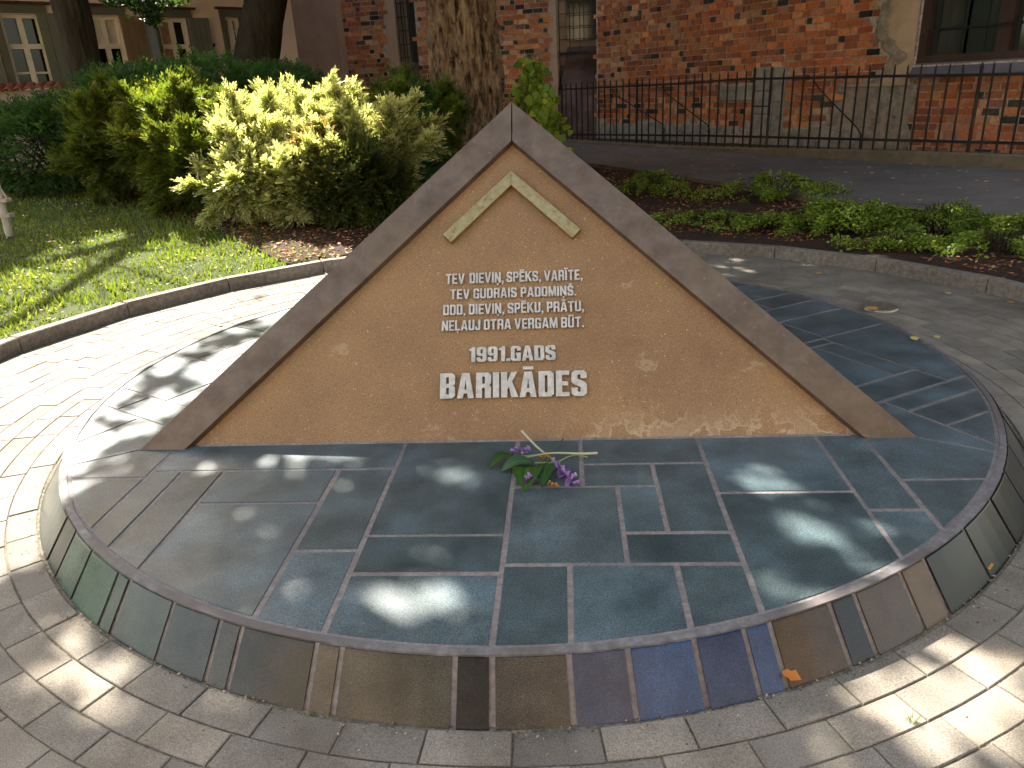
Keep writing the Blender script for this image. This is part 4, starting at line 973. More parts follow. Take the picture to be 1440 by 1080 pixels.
def skipB(s, z):
    if pier[0] < s < pier[1] and z < pier[3]: return True
    if slabw[0] < s < pier[0] and slabw[2] < z < slabw[3]: return True
    if z < .36+.07*sin(s*3): return s < -.2
    if s > edgeB(z) and s < sWin0: return True
    if s > sWin0-.05 and z > zWin0-.22 and z < zWin0+2.7 and s < sWin1+.05: return True
    if s >= sWin0 and s < sWin0+.1: return True
    return False
allb = [('B', b) for b in brick_field(None, None, None, sBL+.01, sBR, -.12, 6.2, skipB, .055)]
# wall A niches
n1 = (onA(585, 40)[0], onA(543, 40)[0], onA(560, 93)[1]); n2 = (onA(838, 60)[0]-.02, onA(773, 60)[0], -.3)
print('niches', n1, n2, 'AL', AL, 'B', sBL, sWin0, zWin0, pier, slabw)
holesA = [(max(.02, n2[0]), n2[1], -.28, 6.2), (n1[0], n1[1], n1[2]-.5, 6.2)]
m = MB(); wall(m, (PA(0, 0).x, PA(0, 0).y), Ad, An, AL, -.5, zB, holesA, .75); m.build('wall_core', BMORT, church)
m = MB(); bboxA(m, -.3, AL, zB, zT, -.75, .02, (.28, .085, .045)); m.build('upper_wall', BRICK, church)
sTan = onA(478, 60)[0]
def skipA(s, z): return (n2[0]-.05 < s < n2[1]+.0) or (n1[0] < s < n1[1] and z > n1[2]-.5) or s > sTan
allb += [('A', b) for b in brick_field(None, None, None, .02, min(AL, sTan), -.12, 6.4, skipA, .13)]
def addbrick(mb, w_, b):
    a, b1, z0, z1, pr, c = b; f = bboxB if w_ == 'B' else bboxA
    f(mb, a, b1, z0, z1, -.01, pr, c)
def bvis(e):
    w_, b = e; P = (PB if w_ == 'B' else PA)((b[0]+b[1])/2, (b[2]+b[3])/2); q = P-Vector((0, 0, CH)); dz = q.dot(fw)
    X = 720+FL*q.dot(rt)/dz; Y = 540-FL*q.dot(up)/dz
    return (b[1]-b[0])/dz if (-10 < X < 1450 and -8 < Y < 230) else 0
allb.sort(key=lambda e: -bvis(e))
rb = MB()
for i, (w_, b) in enumerate(allb):
    if i < 300: m = MB(); addbrick(m, w_, b); m.build('brick', BRICK, church)
    else: addbrick(rb, w_, b)
rb.build('brickwork', BRICK, church)['kind'] = 'stuff'
# header reveal on the left end of wall B is brick too
# stone pier, cross slab, base course
for (a, b, za, zb, pr) in ((pier[0], pier[0]+(pier[1]-pier[0])*.62, -.3, .62, .06), (pier[0], pier[0]+(pier[1]-pier[0])*.62, .635, 1.16, .055), (pier[0], pier[0]+(pier[1]-pier[0])*.60, 1.175, pier[3], .06),
                           (pier[0]+(pier[1]-pier[0])*.64, pier[1], -.3, .9, .045), (pier[0]+(pier[1]-pier[0])*.62, pier[1], .915, pier[3], .045), (slabw[0], slabw[1], slabw[2], slabw[3], .05)):
    m = MB(); bboxB(m, a, b, za, zb, -.02, pr); ob = m.build('stone_block', WSTONE, church); q = ob.modifiers.new('bevel', 'BEVEL'); q.width = .02; q.segments = 2
s = sBL
while s < -.3:
    L = random.uniform(.55, 1.3); e = min(s+L, -.3)
    if not (s < pier[1] and e > pier[0]):
        m = MB(); bboxB(m, s+.01, e-.01, -.3, random.uniform(.30, .42), -.02, random.uniform(.03, .08)); ob = m.build('stone_block', WSTONE, church); q = ob.modifiers.new('bevel', 'BEVEL'); q.width = .025; q.segments = 2
    s = e
# eroded plaster with a ragged left edge: smooth ochre above, rough below
def ragged(z0, z1, sl, sr, pr, mat, name, nz=150, ns=14):
    V = []; F = []
    for j in range(nz+1):
        z = z0+(z1-z0)*j/nz; a, b = sl(z), sr(z)
        for i in range(ns+1):
            t = i/ns; s = a+(b-a)*t; q = pr*(min(1, t*9)*min(1, (1-t)*9 if sr(0) < sWin0-.3 else 1)) + .02*(vnoise(np.array([s*3]), np.array([z*3]), .35)[0]-.5)
            V.append(PB(s, z, max(q, -.01)))
    for j in range(nz):
        for i in range(ns): k = j*(ns+1)+i; F.append((k, k+1, k+ns+2, k+ns+1))
    o = mesh(name, V, F, mat, church, True); return o
ragged(1.25, zB, lambda z: edgeB(z)+.05, lambda z: edgeB(z)+.45+.5*vn1(z, .3, 5), .035, RPLAST, 'eroded_render')
ragged(1.2, zB, lambda z: edgeB(z)+.32+.5*vn1(z, .3, 5), lambda z: sWin0, .05, OCHRE, 'ochre_render')
ragged(-.3, 1.3, lambda z: edgeB(min(z, 1.2))+.05, lambda z: sWin0+.12+.06*sin(z*9), .035, RPLAST, 'eroded_render')
ragged(-.3, 1.15, lambda z: sWin0+2.75+.2*sin(z*5), lambda z: sWin0+4.2, .03, RPLAST, 'eroded_render')
# window B
wb0, wb1, wz0, wz1 = sWin0, sWin1, zWin0, zWin0+2.6
m = MB(); bboxB(m, wb0+.002, wb0+.16, wz0, wz1, -.3, -.06); bboxB(m, wb1-.16, wb1-.002, wz0, wz1, -.3, -.06); bboxB(m, wb0+.16, wb1-.16, wz0, wz0+.17, -.3, -.06); bboxB(m, wb0+.16, wb1-.16, wz1-.15, wz1, -.3, -.06)
wbf = m.build('window', BROWNP, church)
m = MB(); bboxB(m, wb0+1.50, wb0+1.74, wz0+.17, wz1-.15, -.29, -.08); m.build('mullion', BROWNP, wbf)
for (a, b) in ((wb0+.16, wb0+.83), (wb0+.87, wb0+1.50), (wb0+1.74, wb0+2.45), (wb0+2.49, wb1-.16)):
    for k, (za, zb) in enumerate(((wz0+.17, wz0+.62), (wz0+.645, wz0+1.3), (wz0+1.325, wz1-.15))):
        m = MB(); bboxB(m, a+.01, b-.01, za, zb, -.24, -.23); m.build('pane', GLASSG, wbf)
for z in (wz0+.63, wz0+1.31):
    m = MB(); bboxB(m, wb0+.16, wb1-.16, z-.018, z+.018, -.06, -.03); m.build('grille_bar', IRON, wbf)
for s in (wb0+.38, wb0+.85, wb0+1.3, wb0+1.9, wb0+2.47, wb0+2.9):
    m = MB(); bboxB(m, s-.012, s+.012, wz0+.1, wz1-.1, -.085, -.065); m.build('grille_bar', IRON, wbf)
m = MB(); m.add([PB(wb0-.02, wz0+.03, -.05), PB(wb1, wz0+.03, -.05), PB(wb1, wz0-.19, .12), PB(wb0-.02, wz0-.19, .12), PB(wb0-.02, wz0-.23, .12), PB(wb1, wz0-.23, .12), PB(wb1, wz0-.21, -.0), PB(wb0-.02, wz0-.21, -.0)],
              [(0, 3, 2, 1), (3, 4, 5, 2), (4, 7, 6, 5), (0, 1, 6, 7), (0, 7, 4, 3), (1, 2, 5, 6)]); m.build('sill_flashing', SILLM, church)
# niche in wall A next to wall B
a0, a1 = n2[0], n2[1]; 
m = MB(); bboxA(m, a1-.22, a1+.0, -.3, 7., -.6, .012); m.build('plaster_jamb', JAMB, church)
m = MB(); zs1 = onA(800, 70)[1]
# sloping sill: steep sooty surface from the wall face up to the window
m.add([PA(a0, .9, .02), PA(a1-.22, .9, .02), PA(a1-.5, zs1+.1, -.55), PA(a0, zs1+.1, -.55), PA(a0, -.3, .02), PA(a1-.22, -.3, .02)], [(0, 3, 2, 1), (0, 1, 5, 4)]); m.build('sloped_sill', SLOPE, church)
zb_ = onA(800, 73)[1]
m = MB(); bboxA(m, a0+.05, a1-.30, zb_-.09, zb_, -.28, -.02); m.build('ledge', IRON, church)
m = MB(); bboxA(m, a0, a1-.22, -.3, 7, -.74, -.70); nb_ = m.build('niche_back', TAN, church)
m = MB(); bboxA(m, a0, a0+1.05, zb_+.35, 7, -.69, -.64); m.build('dark_opening', GLASSG, church)
for k in range(3):
    m = MB(); s = a1-.30-.34*k; bboxA(m, s-.012, s+.012, zb_, 6.8, -.14, -.115); m.build('lattice_bar', IRON, church)
for k in range(8):
    m = MB(); z = zb_+.38*(k+1); bboxA(m, a0+.05, a1-.3, z-.012, z+.012, -.16, -.142); m.build('lattice_bar', IRON, church)
# niche left of the big trunk
a0, a1, zc = n1[0], n1[1], n1[2]
m = MB(); bboxA(m, a1-.36, a1+.02, zc-.5, 7., -.6, .012); m.build('plaster_jamb', JAMB, church)
m = MB(); bboxA(m, a0, a1-.36, zc-.5, 7, -.72, -.68); m.build('niche_back', TAN, church)
m = MB(); bboxA(m, a0, a0+.34, zc+.1, 7, -.66, -.2); m.build('dark_opening', GLASSG, church)
m = MB(); bboxA(m, a0, a1-.36, zc-.5, zc, -.66, -.05); m.build('ledge', SLOPE, church)
for k in range(3):
    m = MB(); s = a1-.40-.24*k; bboxA(m, s-.012, s+.012, zc, 6.8, -.12, -.1); m.build('lattice_bar', IRON, church)
for k in range(8):
    m = MB(); z = zc+.42*(k+.6); bboxA(m, a0+.05, a1-.36, z-.012, z+.012, -.145, -.125); m.build('lattice_bar', IRON, church)
# tan plaster bay left of the brick
t0 = onA(470, 0, .5); t1 = onA(330, 60, .5)
m = MB(); bboxA(m, t0[0], t1[0]+3.5, -.4, zT, -.2, .5); m.build('plaster_bay', TAN, church)
m = MB(); bboxB(m, wb0-.6, wb1+.5, wz0-.3, wz1+.3, -1.0, -.5); m.build('dark_backing', IRON, church)  # near-black backing box stands in for the unlit rooms inside
m = MB(); bboxA(m, .05, AL, -.3, 7.4, -1.0, -.78); m.build('dark_backing', IRON, church)
# roof over both walls (out of the picture)
m = MB(); m.add([PA(AL+.5, zT, .5), PA(-.2, zT, .5), PB(sBR, zT, .5), PB(sBR, zT+3, -5), PA(0, zT+3, -5), PA(AL+.5, zT+3, -5)], [(0, 1, 4, 5), (1, 2, 3, 4)]); m.build('roof', TILE, church)
m = MB(); bboxB(m, sBR-.01, sBR, -.4, zT, -6, -.46); m.build('end_wall', BMORT, church)

# ---- unseen plastered house added behind the viewer; its sunlit front bounces warm light
bh = empty('added_house', (0, -13, -.2), 'unseen sunlit ochre plastered house added behind the viewer to bounce warm light', 'house')
wn = [(2+4.2*i, 3.4+4.2*i, z, z+2.1) for i in range(10) for z in (1.2, 5., 8.8)]
m = MB(); wall(m, (22, -13), (-1, 0), (0, 1), 44, -.4, 12.5, wn, .3); m.build('wall', mk_plaster('warm_plaster', (.34, .26, .17), (.42, .33, .22)), bh)
for (a, b_, za, zb) in wn:
    m = MB(); m.box((22-b_, -13.2, za), (b_-a, 0, 0), (0, .04, 0), (0, 0, zb-za)); wf = m.build('window', GLASS, bh)
    m = MB()
    for q in (0, .5, 1): m.box((22-b_+(b_-a-.07)*q, -13.14, za), (.07, 0, 0), (0, .05, 0), (0, 0, zb-za))
    m.box((22-b_, -13.13, za+1.3), (b_-a, 0, 0), (0, .05, 0), (0, 0, .07)); m.build('frame', WHITE, wf)
m = MB(); m.add([(-22.5, -12.4, 12.5), (22.5, -12.4, 12.5), (22.5, -18, 16), (-22.5, -18, 16)], [(0, 1, 2, 3)]); m.build('roof', TILE, bh)
for (x, y, sd) in ((5.5, -4.5, 1), (-2.5, -7.5, 2), (9.8, 1.3, 3)):  # unseen trees added to darken what the polished stones reflect
    b = Vector((x, y, -.17)); st = empty('added_tree', b, 'unseen leafy tree added behind the viewer for dark reflections, '+(None, 'at right', 'near the ochre house', 'far to the right beside the paving')[sd], 'tree')
    trunk('trunk', [b, b+Vector((0, 0, 1)), b+Vector((.1, 0, 3)), b+Vector((.2, .1, 5))], [.4, .27, .23, .18], BARK, st, n=32, seed=sd)
    limbs(st, b+Vector((.2, .1, 4.8)), BARK, [(2, 1, 1.6, .14), (-2, .5, 1.6, .14), (0, -2, 2, .12), (.3, 1.8, 2.2, .1)])
    d = rand_dirs(9000); X = np.array(b)+np.array([.2, 0, 6.2])+d*np.array([3.3, 3.0, 2.5])*(.45+.55*rng.random((9000, 1)))
    scatter_leaves('crown', X, st, LEAF, .24, CG, .3, asp=.75)

# ------------------------------------------------------------------ path, plinth, fence
edge = [(atz(x, y, -.165)) for x, y in ((700, 222), (840, 232), (1000, 255), (1140, 280), (1340, 303), (1440, 330), (1560, 375), (1900, 520))]
far = [PB(s, -.165, .9) for s in (-18, -10, -4, 0, 4, 9, 14, 22)]
V = [(p.x, p.y, -.165) for p in edge]+[(p.x, p.y, -.165) for p in far]; n = len(edge)
F = [(i, i+1, n+i+1, n+i) for i in range(n-1)]
mesh('path', V, F, ASPH)['kind'] = 'structure'
V = []; F = []
for i, p in enumerate(edge):
    d = (edge[min(i+1, n-1)]-edge[max(i-1, 0)]); q = Vector((-d.y, d.x, 0)).normalized()*.05
    V += [(p.x-q.x, p.y-q.y, -.3), (p.x-q.x, p.y-q.y, -.135), (p.x+q.x, p.y+q.y, -.135), (p.x+q.x, p.y+q.y, -.3)]
for i in range(n-1):
    for k in range(3): F.append((i*4+k, (i+1)*4+k, (i+1)*4+k+1, i*4+k+1))
mesh('path_edging', V, F, PLINTH)['kind'] = 'structure'
def PF(s, z, b=0): return Vector((FO.x+Ld.x*s+Nb.x*b, FO.y+Ld.y*s+Nb.y*b, z))
zpl = lambda s: -.085 + .165*sstep((s+6)/9.5)
plinth = empty('fence_plinth', PF(-12, -.165), 'low mossy concrete plinth carrying the iron fence along the path', 'plinth')
ss = list(np.arange(-13, 9.01, .5)); m = MB()
V = []; F = []
for s in ss:
    jj = random.uniform(-.01, .01)
    V += [PF(s, -.3, .13+jj), PF(s, zpl(s)-.02, .12+jj), PF(s, zpl(s), .09+jj), PF(s, zpl(s), -.18), PF(s, -.3, -.2)]
for i in range(len(ss)-1):
    for k in range(4): F.append((i*5+k, (i+1)*5+k, (i+1)*5+k+1, i*5+k+1))
mesh('plinth_body', V, [f[::-1] for f in F], PLINTH, plinth)
# strip of ground between plinth and church wall
V = [PF(-13, -.14, -.1), PF(9, -.02, -.1), PB(9, -.02, -.1), PB(-13, -.14, -.1)]
mesh('yard', V, [(0, 1, 2, 3)], SOIL)['kind'] = 'structure'
fence = empty('iron_fence', PF(-10.5, zpl(-10.5)), 'black wrought-iron railing fence in front of the brick church wall', 'fence')
ztop = lambda s: float(np.interp(s, [-10.5, -5, -2.8, -2.0, 0, 3.3, 7], [1.40, 1.43, 1.47, 1.45, 1.42, 1.35, 1.32])); zbot = lambda s: float(np.interp(s, [-10.5, -4, 3.4, 7], [.06, .19, .26, .28]))
def fbar(name, pts, r, n=6):
    m = MB(); m.tube(pts, r, n); return m.build(name, IRON, fence)
for zf in (ztop, zbot):
    for a, b in ((-10.6, -2.62), (-2.55, -2.12), (-2.05, 7)):
        pts = [PF(s, zf(s)) for s in np.arange(a, b, .5)]+[PF(b, zf(b))]
        m = MB()
        for i in range(len(pts)-1): m.box(pts[i]-Vector((0, 0, .025))-B3*.012, pts[i+1]-pts[i], B3*.024, Vector((0, 0, .05)))
        m.build('rail', IRON, fence)
posts = [-10.43, -6.75, -2.58, -2.09, 2.53, 6.8]
s = -10.2; bars = []
while s < 6.9:
    if all(abs(s-p) > .12 for p in posts): bars.append(s)
    s += .283+random.uniform(-.012, .012) if s < -2.6 else .262+random.uniform(-.012, .012)
for s in bars:
    l = random.uniform(-.012, .012); zt_ = ztop(s)+.20+random.uniform(-.015, .015)
    m = MB(); m.tube([PF(s+l, zpl(s)-.01), PF(s, ztop(s)), PF(s-l, zt_-.05), PF(s-l, zt_)], [.021, .021, .018, .003], 6); m.build('bar', IRON, fence)
for s in posts:
    m = MB(); h = ztop(s)+(.26 if s in (-2.58, -2.09) else .2); m.tube([PF(s, zpl(s)-.05), PF(s, h-.06), PF(s, h)], [.032, .032, .008], 8); m.build('post', IRON, fence)
m = MB(); m.box(PF(-2.55, .86), L3*.43, B3*.02, Vector((0, 0, .03))); m.build('rail', IRON, fence)
for (sa, sb) in ((-7.95, -6.2), (-5.8, -4.45), (-1.0, -.05)):
    m = MB(); m.tube([PF(sa, ztop(sa)-.05, -.06), PF(sa+.12, ztop(sa)-.22, -.1), PF(sb-.1, .42, -.5), PF(sb, .28, -.52), PF(sb, zpl(sb)-.05, -.52)], .016, 6); m.build('brace', IRON, fence)

# ------------------------------------------------------------------ ground cover patches on the right
def mound(px, py, rx, ry, h, n, cols, label):
    c = atz(px, py, -.1); b = Vector((c.x, c.y, float(zter(c.x, c.y)))); root = empty('low_shrub', b, label, 'shrub', None)
    n = int(n*1.25); a = rng.uniform(0, 2*pi, n); r = np.sqrt(rng.random(n)); edge_ = .92*(1+.25*np.sin(3*a+px)+.2*np.sin(7*a+py)+.1*np.sin(13*a)); r = r*edge_
    x = b.x+rx*r*np.cos(a); y = b.y+ry*r*np.sin(a); top = .72*h*np.clip(1-(r/edge_)**2, 0, 1)**.45*(.65+.7*vnoise(x, y, .22)); z = zter(x, y)+top*(1-.6*rng.random(n)**2)+.01
    P = np.stack([x, y, z], 1)[vnoise(x, y, .17, 31) > .42]
    scatter_leaves('leaves', P, root, LEAF, .036, cols, .5, flat=.5, asp=.65)
    m = MB()
    for i in range(40):
        q = random.uniform(0, 2*pi); rr = random.uniform(.2, .9); e = Vector((b.x+rx*rr*cos(q), b.y+ry*rr*sin(q), b.z+h*.8*(1-rr*rr)+.03)); m.tube([b+Vector((cos(q)*.1, sin(q)*.1, -.02)), b.lerp(e, .5)+Vector((0, 0, h*.35)), e], [.006, .005, .002], 4)
    m.build('stems', DBARK, root)
GC = [(.16, .24, .03), (.22, .31, .035), (.27, .35, .05), (.11, .18, .025)]
mound(922, 262, .65, .9, .42, 5200, GC, 'low green shrub nearest the right slope of the memorial frame, beside the path')
mound(1000, 308, .9, .7, .20, 4200, GC, 'flat spreading green shrub just behind the kerb beside the memorial frame')
mound(1085, 268, 1.0, .8, .42, 9000, GC, 'broad low green shrub in the middle of the planting bed, touching the path')
mound(1095, 322, .8, .55, .26, 5000, GC, 'small low green shrub directly behind the kerb in the middle of the bed')
mound(1195, 318, .85, .65, .40, 9500, GC, 'dense bushy green shrub in the right half of the planting bed')
mound(1315, 325, .75, .65, .46, 9500, [(.21, .30, .035), (.16, .24, .03), (.11, .17, .022)], 'tallest yellow-green low shrub, at the right of the planting bed by the path')
mound(1255, 350, .55, .4, .20, 3200, GC, 'little green shrub spilling towards the kerb in the right of the bed')
mound(1405, 352, .62, .5, .24, 3800, GC, 'low green shrub at the right edge of the picture above the kerb')
mound(1480, 330, .9, .8, .40, 5000, GC, 'green shrub just beyond the right edge of the picture')

# ------------------------------------------------------------------ leaf litter (uncountable) and countable fallen leaves
def litter(name, poly, n, size, cols, dz=.012, lab='scattered brown leaf litter lying on the soil', par=None, cat='leaf litter', dens=None):
    xs = [p[0] for p in poly]; ys = [p[1] for p in poly]; P = np.stack([rng.uniform(min(xs), max(xs), n), rng.uniform(min(ys), max(ys), n)], 1); P = P[inpoly(P, poly) & (np.hypot(P[:, 0]-CX, P[:, 1]-CY) > RK+.14)]
    if dens: P = P[vnoise(P[:, 0], P[:, 1], .5, 21) > dens]
    z = zter(P[:, 0], P[:, 1])+dz+rng.random(len(P))*.02
    o = scatter_leaves(name, np.column_stack([P, z]), None, DRY, size, cols, .4, flat=.75, asp=.6); tag(o, lab, cat, kind='stuff'); return o
BR = [(.32, .11, .045), (.42, .17, .06), (.20, .08, .04), (.50, .27, .11), (.14, .08, .05)]
bedpoly = gpoly([(840, 225), (1500, 340), (1560, 420), (1440, 405), (1330, 375), (1200, 355), (1000, 335), (930, 325), (850, 250)], -.1)
litter('leaf_litter', bedpoly, 9000, .05, BR, lab='red-brown fallen leaves covering the soil between the low green shrubs', dens=.32)
mulch = gpoly([(170, 270), (250, 275), (340, 290), (430, 300), (520, 290), (580, 250), (640, 240), (640, 290), (560, 300), (500, 352), (440, 343), (380, 322), (300, 303), (220, 290)], .25)
litter('leaf_litter', mulch, 16000, .05, BR, lab='rusty dead leaves and mulch under the front of the yew shrubs', dz=.02)
# mulch soil sheet under the shrubs (follows the lawn)
V = []; F = []
mp = gpoly([(150, 262), (300, 303), (440, 345), (500, 356), (640, 300), (700, 240), (700, 185), (560, 175), (300, 190), (60, 200), (0, 235)], .25)
bmx = bmesh.new(); vs = [bmx.verts.new((p[0], p[1], 0)) for p in mp]; f = bmx.faces.new(vs); bmesh.ops.triangulate(bmx, faces=[f])
for _ in range(4): bmesh.ops.subdivide_edges(bmx, edges=bmx.edges, cuts=1, use_grid_fill=True)
for v in bmx.verts: r_ = hypot(v.co.x-CX, v.co.y-CY); q_ = max(1, (RK+.16)/r_); v.co.x = CX+(v.co.x-CX)*q_; v.co.y = CY+(v.co.y-CY)*q_; v.co.z = float(zter(v.co.x, v.co.y))+(.022 if q_ == 1 else -.02)
me = bpy.data.meshes.new('mulch_bed'); bmx.to_mesh(me); bmx.free(); me.materials.append(SOIL); o = bpy.data.objects.new('mulch_bed', me); col.objects.link(o); o['kind'] = 'structure'

# lawn: grass blades
lp = gpoly([(-250, 260), (0, 232), (150, 258), (300, 305), (440, 345), (505, 358), (470, 368), (360, 385), (270, 402), (180, 432), (90, 470), (0, 508), (-250, 620)], .0)
n = 150000
xs = [p[0] for p in lp]; ys = [p[1] for p in lp]
G = np.stack([rng.uniform(min(xs), max(xs), n*2), rng.uniform(min(ys), max(ys), n*2)], 1); G = G[inpoly(G, lp) & (np.hypot(G[:, 0]-CX, G[:, 1]-CY) > RK+.13)]
dd = np.hypot(G[:, 0], G[:, 1]); G = G[rng.random(len(G)) < np.clip(7/dd, .25, 1)**1.3]
G = G[vnoise(G[:, 0], G[:, 1], .25, 4) > .12]
n = len(G); z = zter(G[:, 0], G[:, 1]); B = np.column_stack([G, z-.01])
hh = (.03+.045*rng.random(n))*(.7+.7*vnoise(G[:, 0], G[:, 1], .4)); a = rng.uniform(0, 2*pi, n); wd = .004+.003*rng.random(n)+.0008*np.hypot(G[:, 0], G[:, 1])
S2 = np.column_stack([np.cos(a), np.sin(a), np.zeros(n)]); tip = B+np.column_stack([rng.normal(size=(n, 2))*.022, hh])
V = np.stack([B-S2*wd[:, None], B+S2*wd[:, None], tip], 1).reshape(-1, 3); F = np.arange(3*n).reshape(n, 3)
base_c = np.array([(.13, .18, .025), (.17, .22, .03), (.10, .15, .022), (.25, .23, .07)])[rng.choice(4, n, p=[.35, .3, .25, .1])]*(.7+.6*vnoise(G[:, 0], G[:, 1], .8, 2)[:, None])
o = bigmesh('grass', V, F, GRASS, None, np.repeat(base_c, 3, 0)); tag(o, 'short green lawn grass outside the left kerb', 'grass', kind='stuff')
litter('lawn_litter', lp, 9000, .04, [(.45, .27, .10), (.30, .16, .06), (.5, .42, .2)], dz=.03, lab='small dry leaf scraps sprinkled over the lawn', dens=.42)
litter('clover', lp, 9000, .03, [(.12, .20, .05), (.16, .26, .08), (.55, .6, .45)], dz=.03, lab='tiny clover leaves and daisies between the lawn grass', cat='clover', dens=.55)

# fallen leaves, each a thing
def fallen(x, y, z, size, c, label=None, group=None, a=None, curl=.25, name='fallen_leaf'):
    a = random.uniform(0, 2*pi) if a is None else a
    ring = [(0, 0), (.22, .22), (.42, .42), (.62, .26), (.8, .3), (1, 0), (.8, -.3), (.62, -.26), (.42, -.42), (.22, -.22)]
    o = empty_mesh = None
    V = [(0.45*size, 0, .006)]; 
    for (u, v) in ring: V.append((u*size, v*size, .004+curl*size*(abs(v)*.9+.25*(u-.5)**2)))
    F = [(0, i, i % len(ring)+1) for i in range(1, len(ring)+1)]
    V2 = [(p[0], p[1], p[2]+.0012) for p in V]; nv = len(V)
    Vw = V+V2; Fw = [f[::-1] for f in F]+[tuple(i+nv for i in f) for f in F]+[(i, i % len(ring)+1, i % len(ring)+1+nv, i+nv) for i in range(1, len(ring)+1)]
    me = bpy.data.meshes.new(name); me.from_pydata(Vw, [], Fw); me.materials.append(DRY)
    at_ = me.color_attributes.new('Col', 'FLOAT_COLOR', 'POINT'); at_.data.foreach_set('color', [k for _ in Vw for k in (*c, 1)])
    o = bpy.data.objects.new(name, me); col.objects.link(o); o.location = (x, y, z); o.rotation_euler = (random.uniform(-.1, .1), random.uniform(-.1, .1), a)
    tag(o, label, 'leaf', group); return o
YL = (.55, .38, .08); OR = (.55, .20, .04); TN = (.50, .36, .17)
for (px, py, z, sz, c, lab) in [
  (1127, 958, ZP+.03, .055, OR, 'orange-brown leaf standing against the lower edge of the platform at front right'),
  (1392, 803, ZP+.02, .06, (.6, .27, .05), 'orange curled leaf at the foot of the dark side stones at right'),
  (232, 922, ZP, .035, (.35, .06, .02), 'tiny red leaf in the joint at the foot of the platform, front left'),
  (1289, 480, .002, .06, (.62, .55, .16), 'pale yellow leaf lying on the dark slabs at the right rear'),
  (1320, 477, .002, .045, (.55, .45, .15), 'small yellow leaf at the rear rim of the dark slabs'),
  (1236, 437, ZP+.012, .10, (.60, .35, .10), 'tan leaf resting on the round metal cover'),
  (1090, 355, ZP, .10, (.60, .36, .15), 'large tan leaf against the foot of the rear kerb, right of the bronze frame'),
  (1160, 372, ZP, .05, TN, 'small tan leaf on the pavers near the rear kerb, right of the large tan leaf'),
  (1008, 358, ZP, .06, (.65, .6, .45), 'whitish leaf by the rear kerb close to the bronze frame'),
  (1148, 386, ZP, .07, (.58, .34, .12), 'orange-tan leaf on the shaded pavers behind the platform'),
  (1250, 384, ZP, .07, TN, 'curled tan leaf on the pavers in front of the right rear kerb'),
  (1277, 387, ZP, .05, YL, 'yellow leaf scrap just right of the curled tan leaf by the right rear kerb'),
  (1364, 402, ZP, .10, (.66, .50, .16), 'upright yellow leaf leaning on the right rear kerb'),
  (1330, 411, ZP, .06, TN, 'tan leaf left of the upright yellow leaf by the right kerb'),
  (1422, 427, ZP, .06, (.6, .33, .1), 'orange leaf at the right edge of the picture in front of the kerb'),
  (1206, 611, .004, .05, (.55, .22, .03), 'orange leaf tucked into the lower right corner of the bronze frame'),
  (268, 626, .004, .035, (.50, .24, .05), 'orange-brown leaf tucked into the lower left corner of the bronze frame'),
  (178, 437, ZP, .07, (.66, .60, .46), 'pale dry leaf on the paving at the foot of the left kerb'),
  (313, 457, ZP, .05, (.6, .5, .3), 'small tan leaf on the sunlit paving left of the bronze frame'),
  (73, 350, None, .07, (.70, .50, .30), 'single peach-coloured leaf lying on the lawn')]:
    p = atz(px, py, z if z is not None else .05)
    fallen(p.x, p.y, (z if z is not None else float(zter(p.x, p.y))+.04), sz*1.1, c, lab)
k = 0
while k < 95:
    t = random.uniform(800, 1440); u = random.random()
    yy = np.interp(t, [800, 960, 1140, 1250, 1440], [204, 212, 221, 228, 244]); y1 = np.interp(t, [800, 1000, 1140, 1340, 1440], [226, 250, 276, 300, 320])
    p = atz(t, yy+(y1-yy)*u**1.3, ZP); fallen(p.x, p.y, ZP+.002, random.uniform(.05, .10), random.choice((YL, OR, TN, (.6, .4, .2), (.62, .5, .25))), 'small yellow or tan leaf fallen on the asphalt path', 'leaves fallen on the asphalt path'); k += 1

# round metal cover in the paving
p = atz(1237, 433, ZP); rc = empty('metal_cover', (p.x, p.y, ZP), 'round dull metal cover set in the pavers behind the platform at right', 'drain cover')
m = MB(); V = []; F = []; n = 40; prof = [(.135, -.01), (.135, .012), (.125, .018), (.118, .014), (.06, .020), (.0, .022)]
for r, z in prof:
    for i in range(n): V.append((p.x+r*cos(2*pi*i/n), p.y+r*sin(2*pi*i/n), ZP+z))
for j in range(len(prof)-1):
    for i in range(n): F.append((j*n+i, j*n+(i+1) % n, (j+1)*n+(i+1) % n, (j+1)*n+i))
m.add(V, F); m.build('lid', CAP, rc, True)

# crumbs and bits of dry leaf caught along the foot of the platform and in the joints
n = 1500; a_ = rng.uniform(0, 2*pi, n); r_ = RB+.002+rng.exponential(.03, n); P = np.column_stack([CX+r_*np.cos(a_), CY+r_*np.sin(a_), np.full(n, ZP+.003)])
n = 260; a_ = rng.uniform(0, 2*pi, n); r_ = rng.uniform(RB, RK-.05, n); P = np.vstack([P, np.column_stack([CX+r_*np.cos(a_), CY+r_*np.sin(a_), np.full(n, ZP+.003)])])
o = scatter_leaves('paving_litter', P, None, DRY, .011, [(.30, .22, .12), (.12, .08, .05), (.36, .30, .22), (.10, .13, .04)], .3, flat=.7)
tag(o, 'crumbs and tiny dry leaf bits along the foot of the round platform', 'litter', kind='stuff')

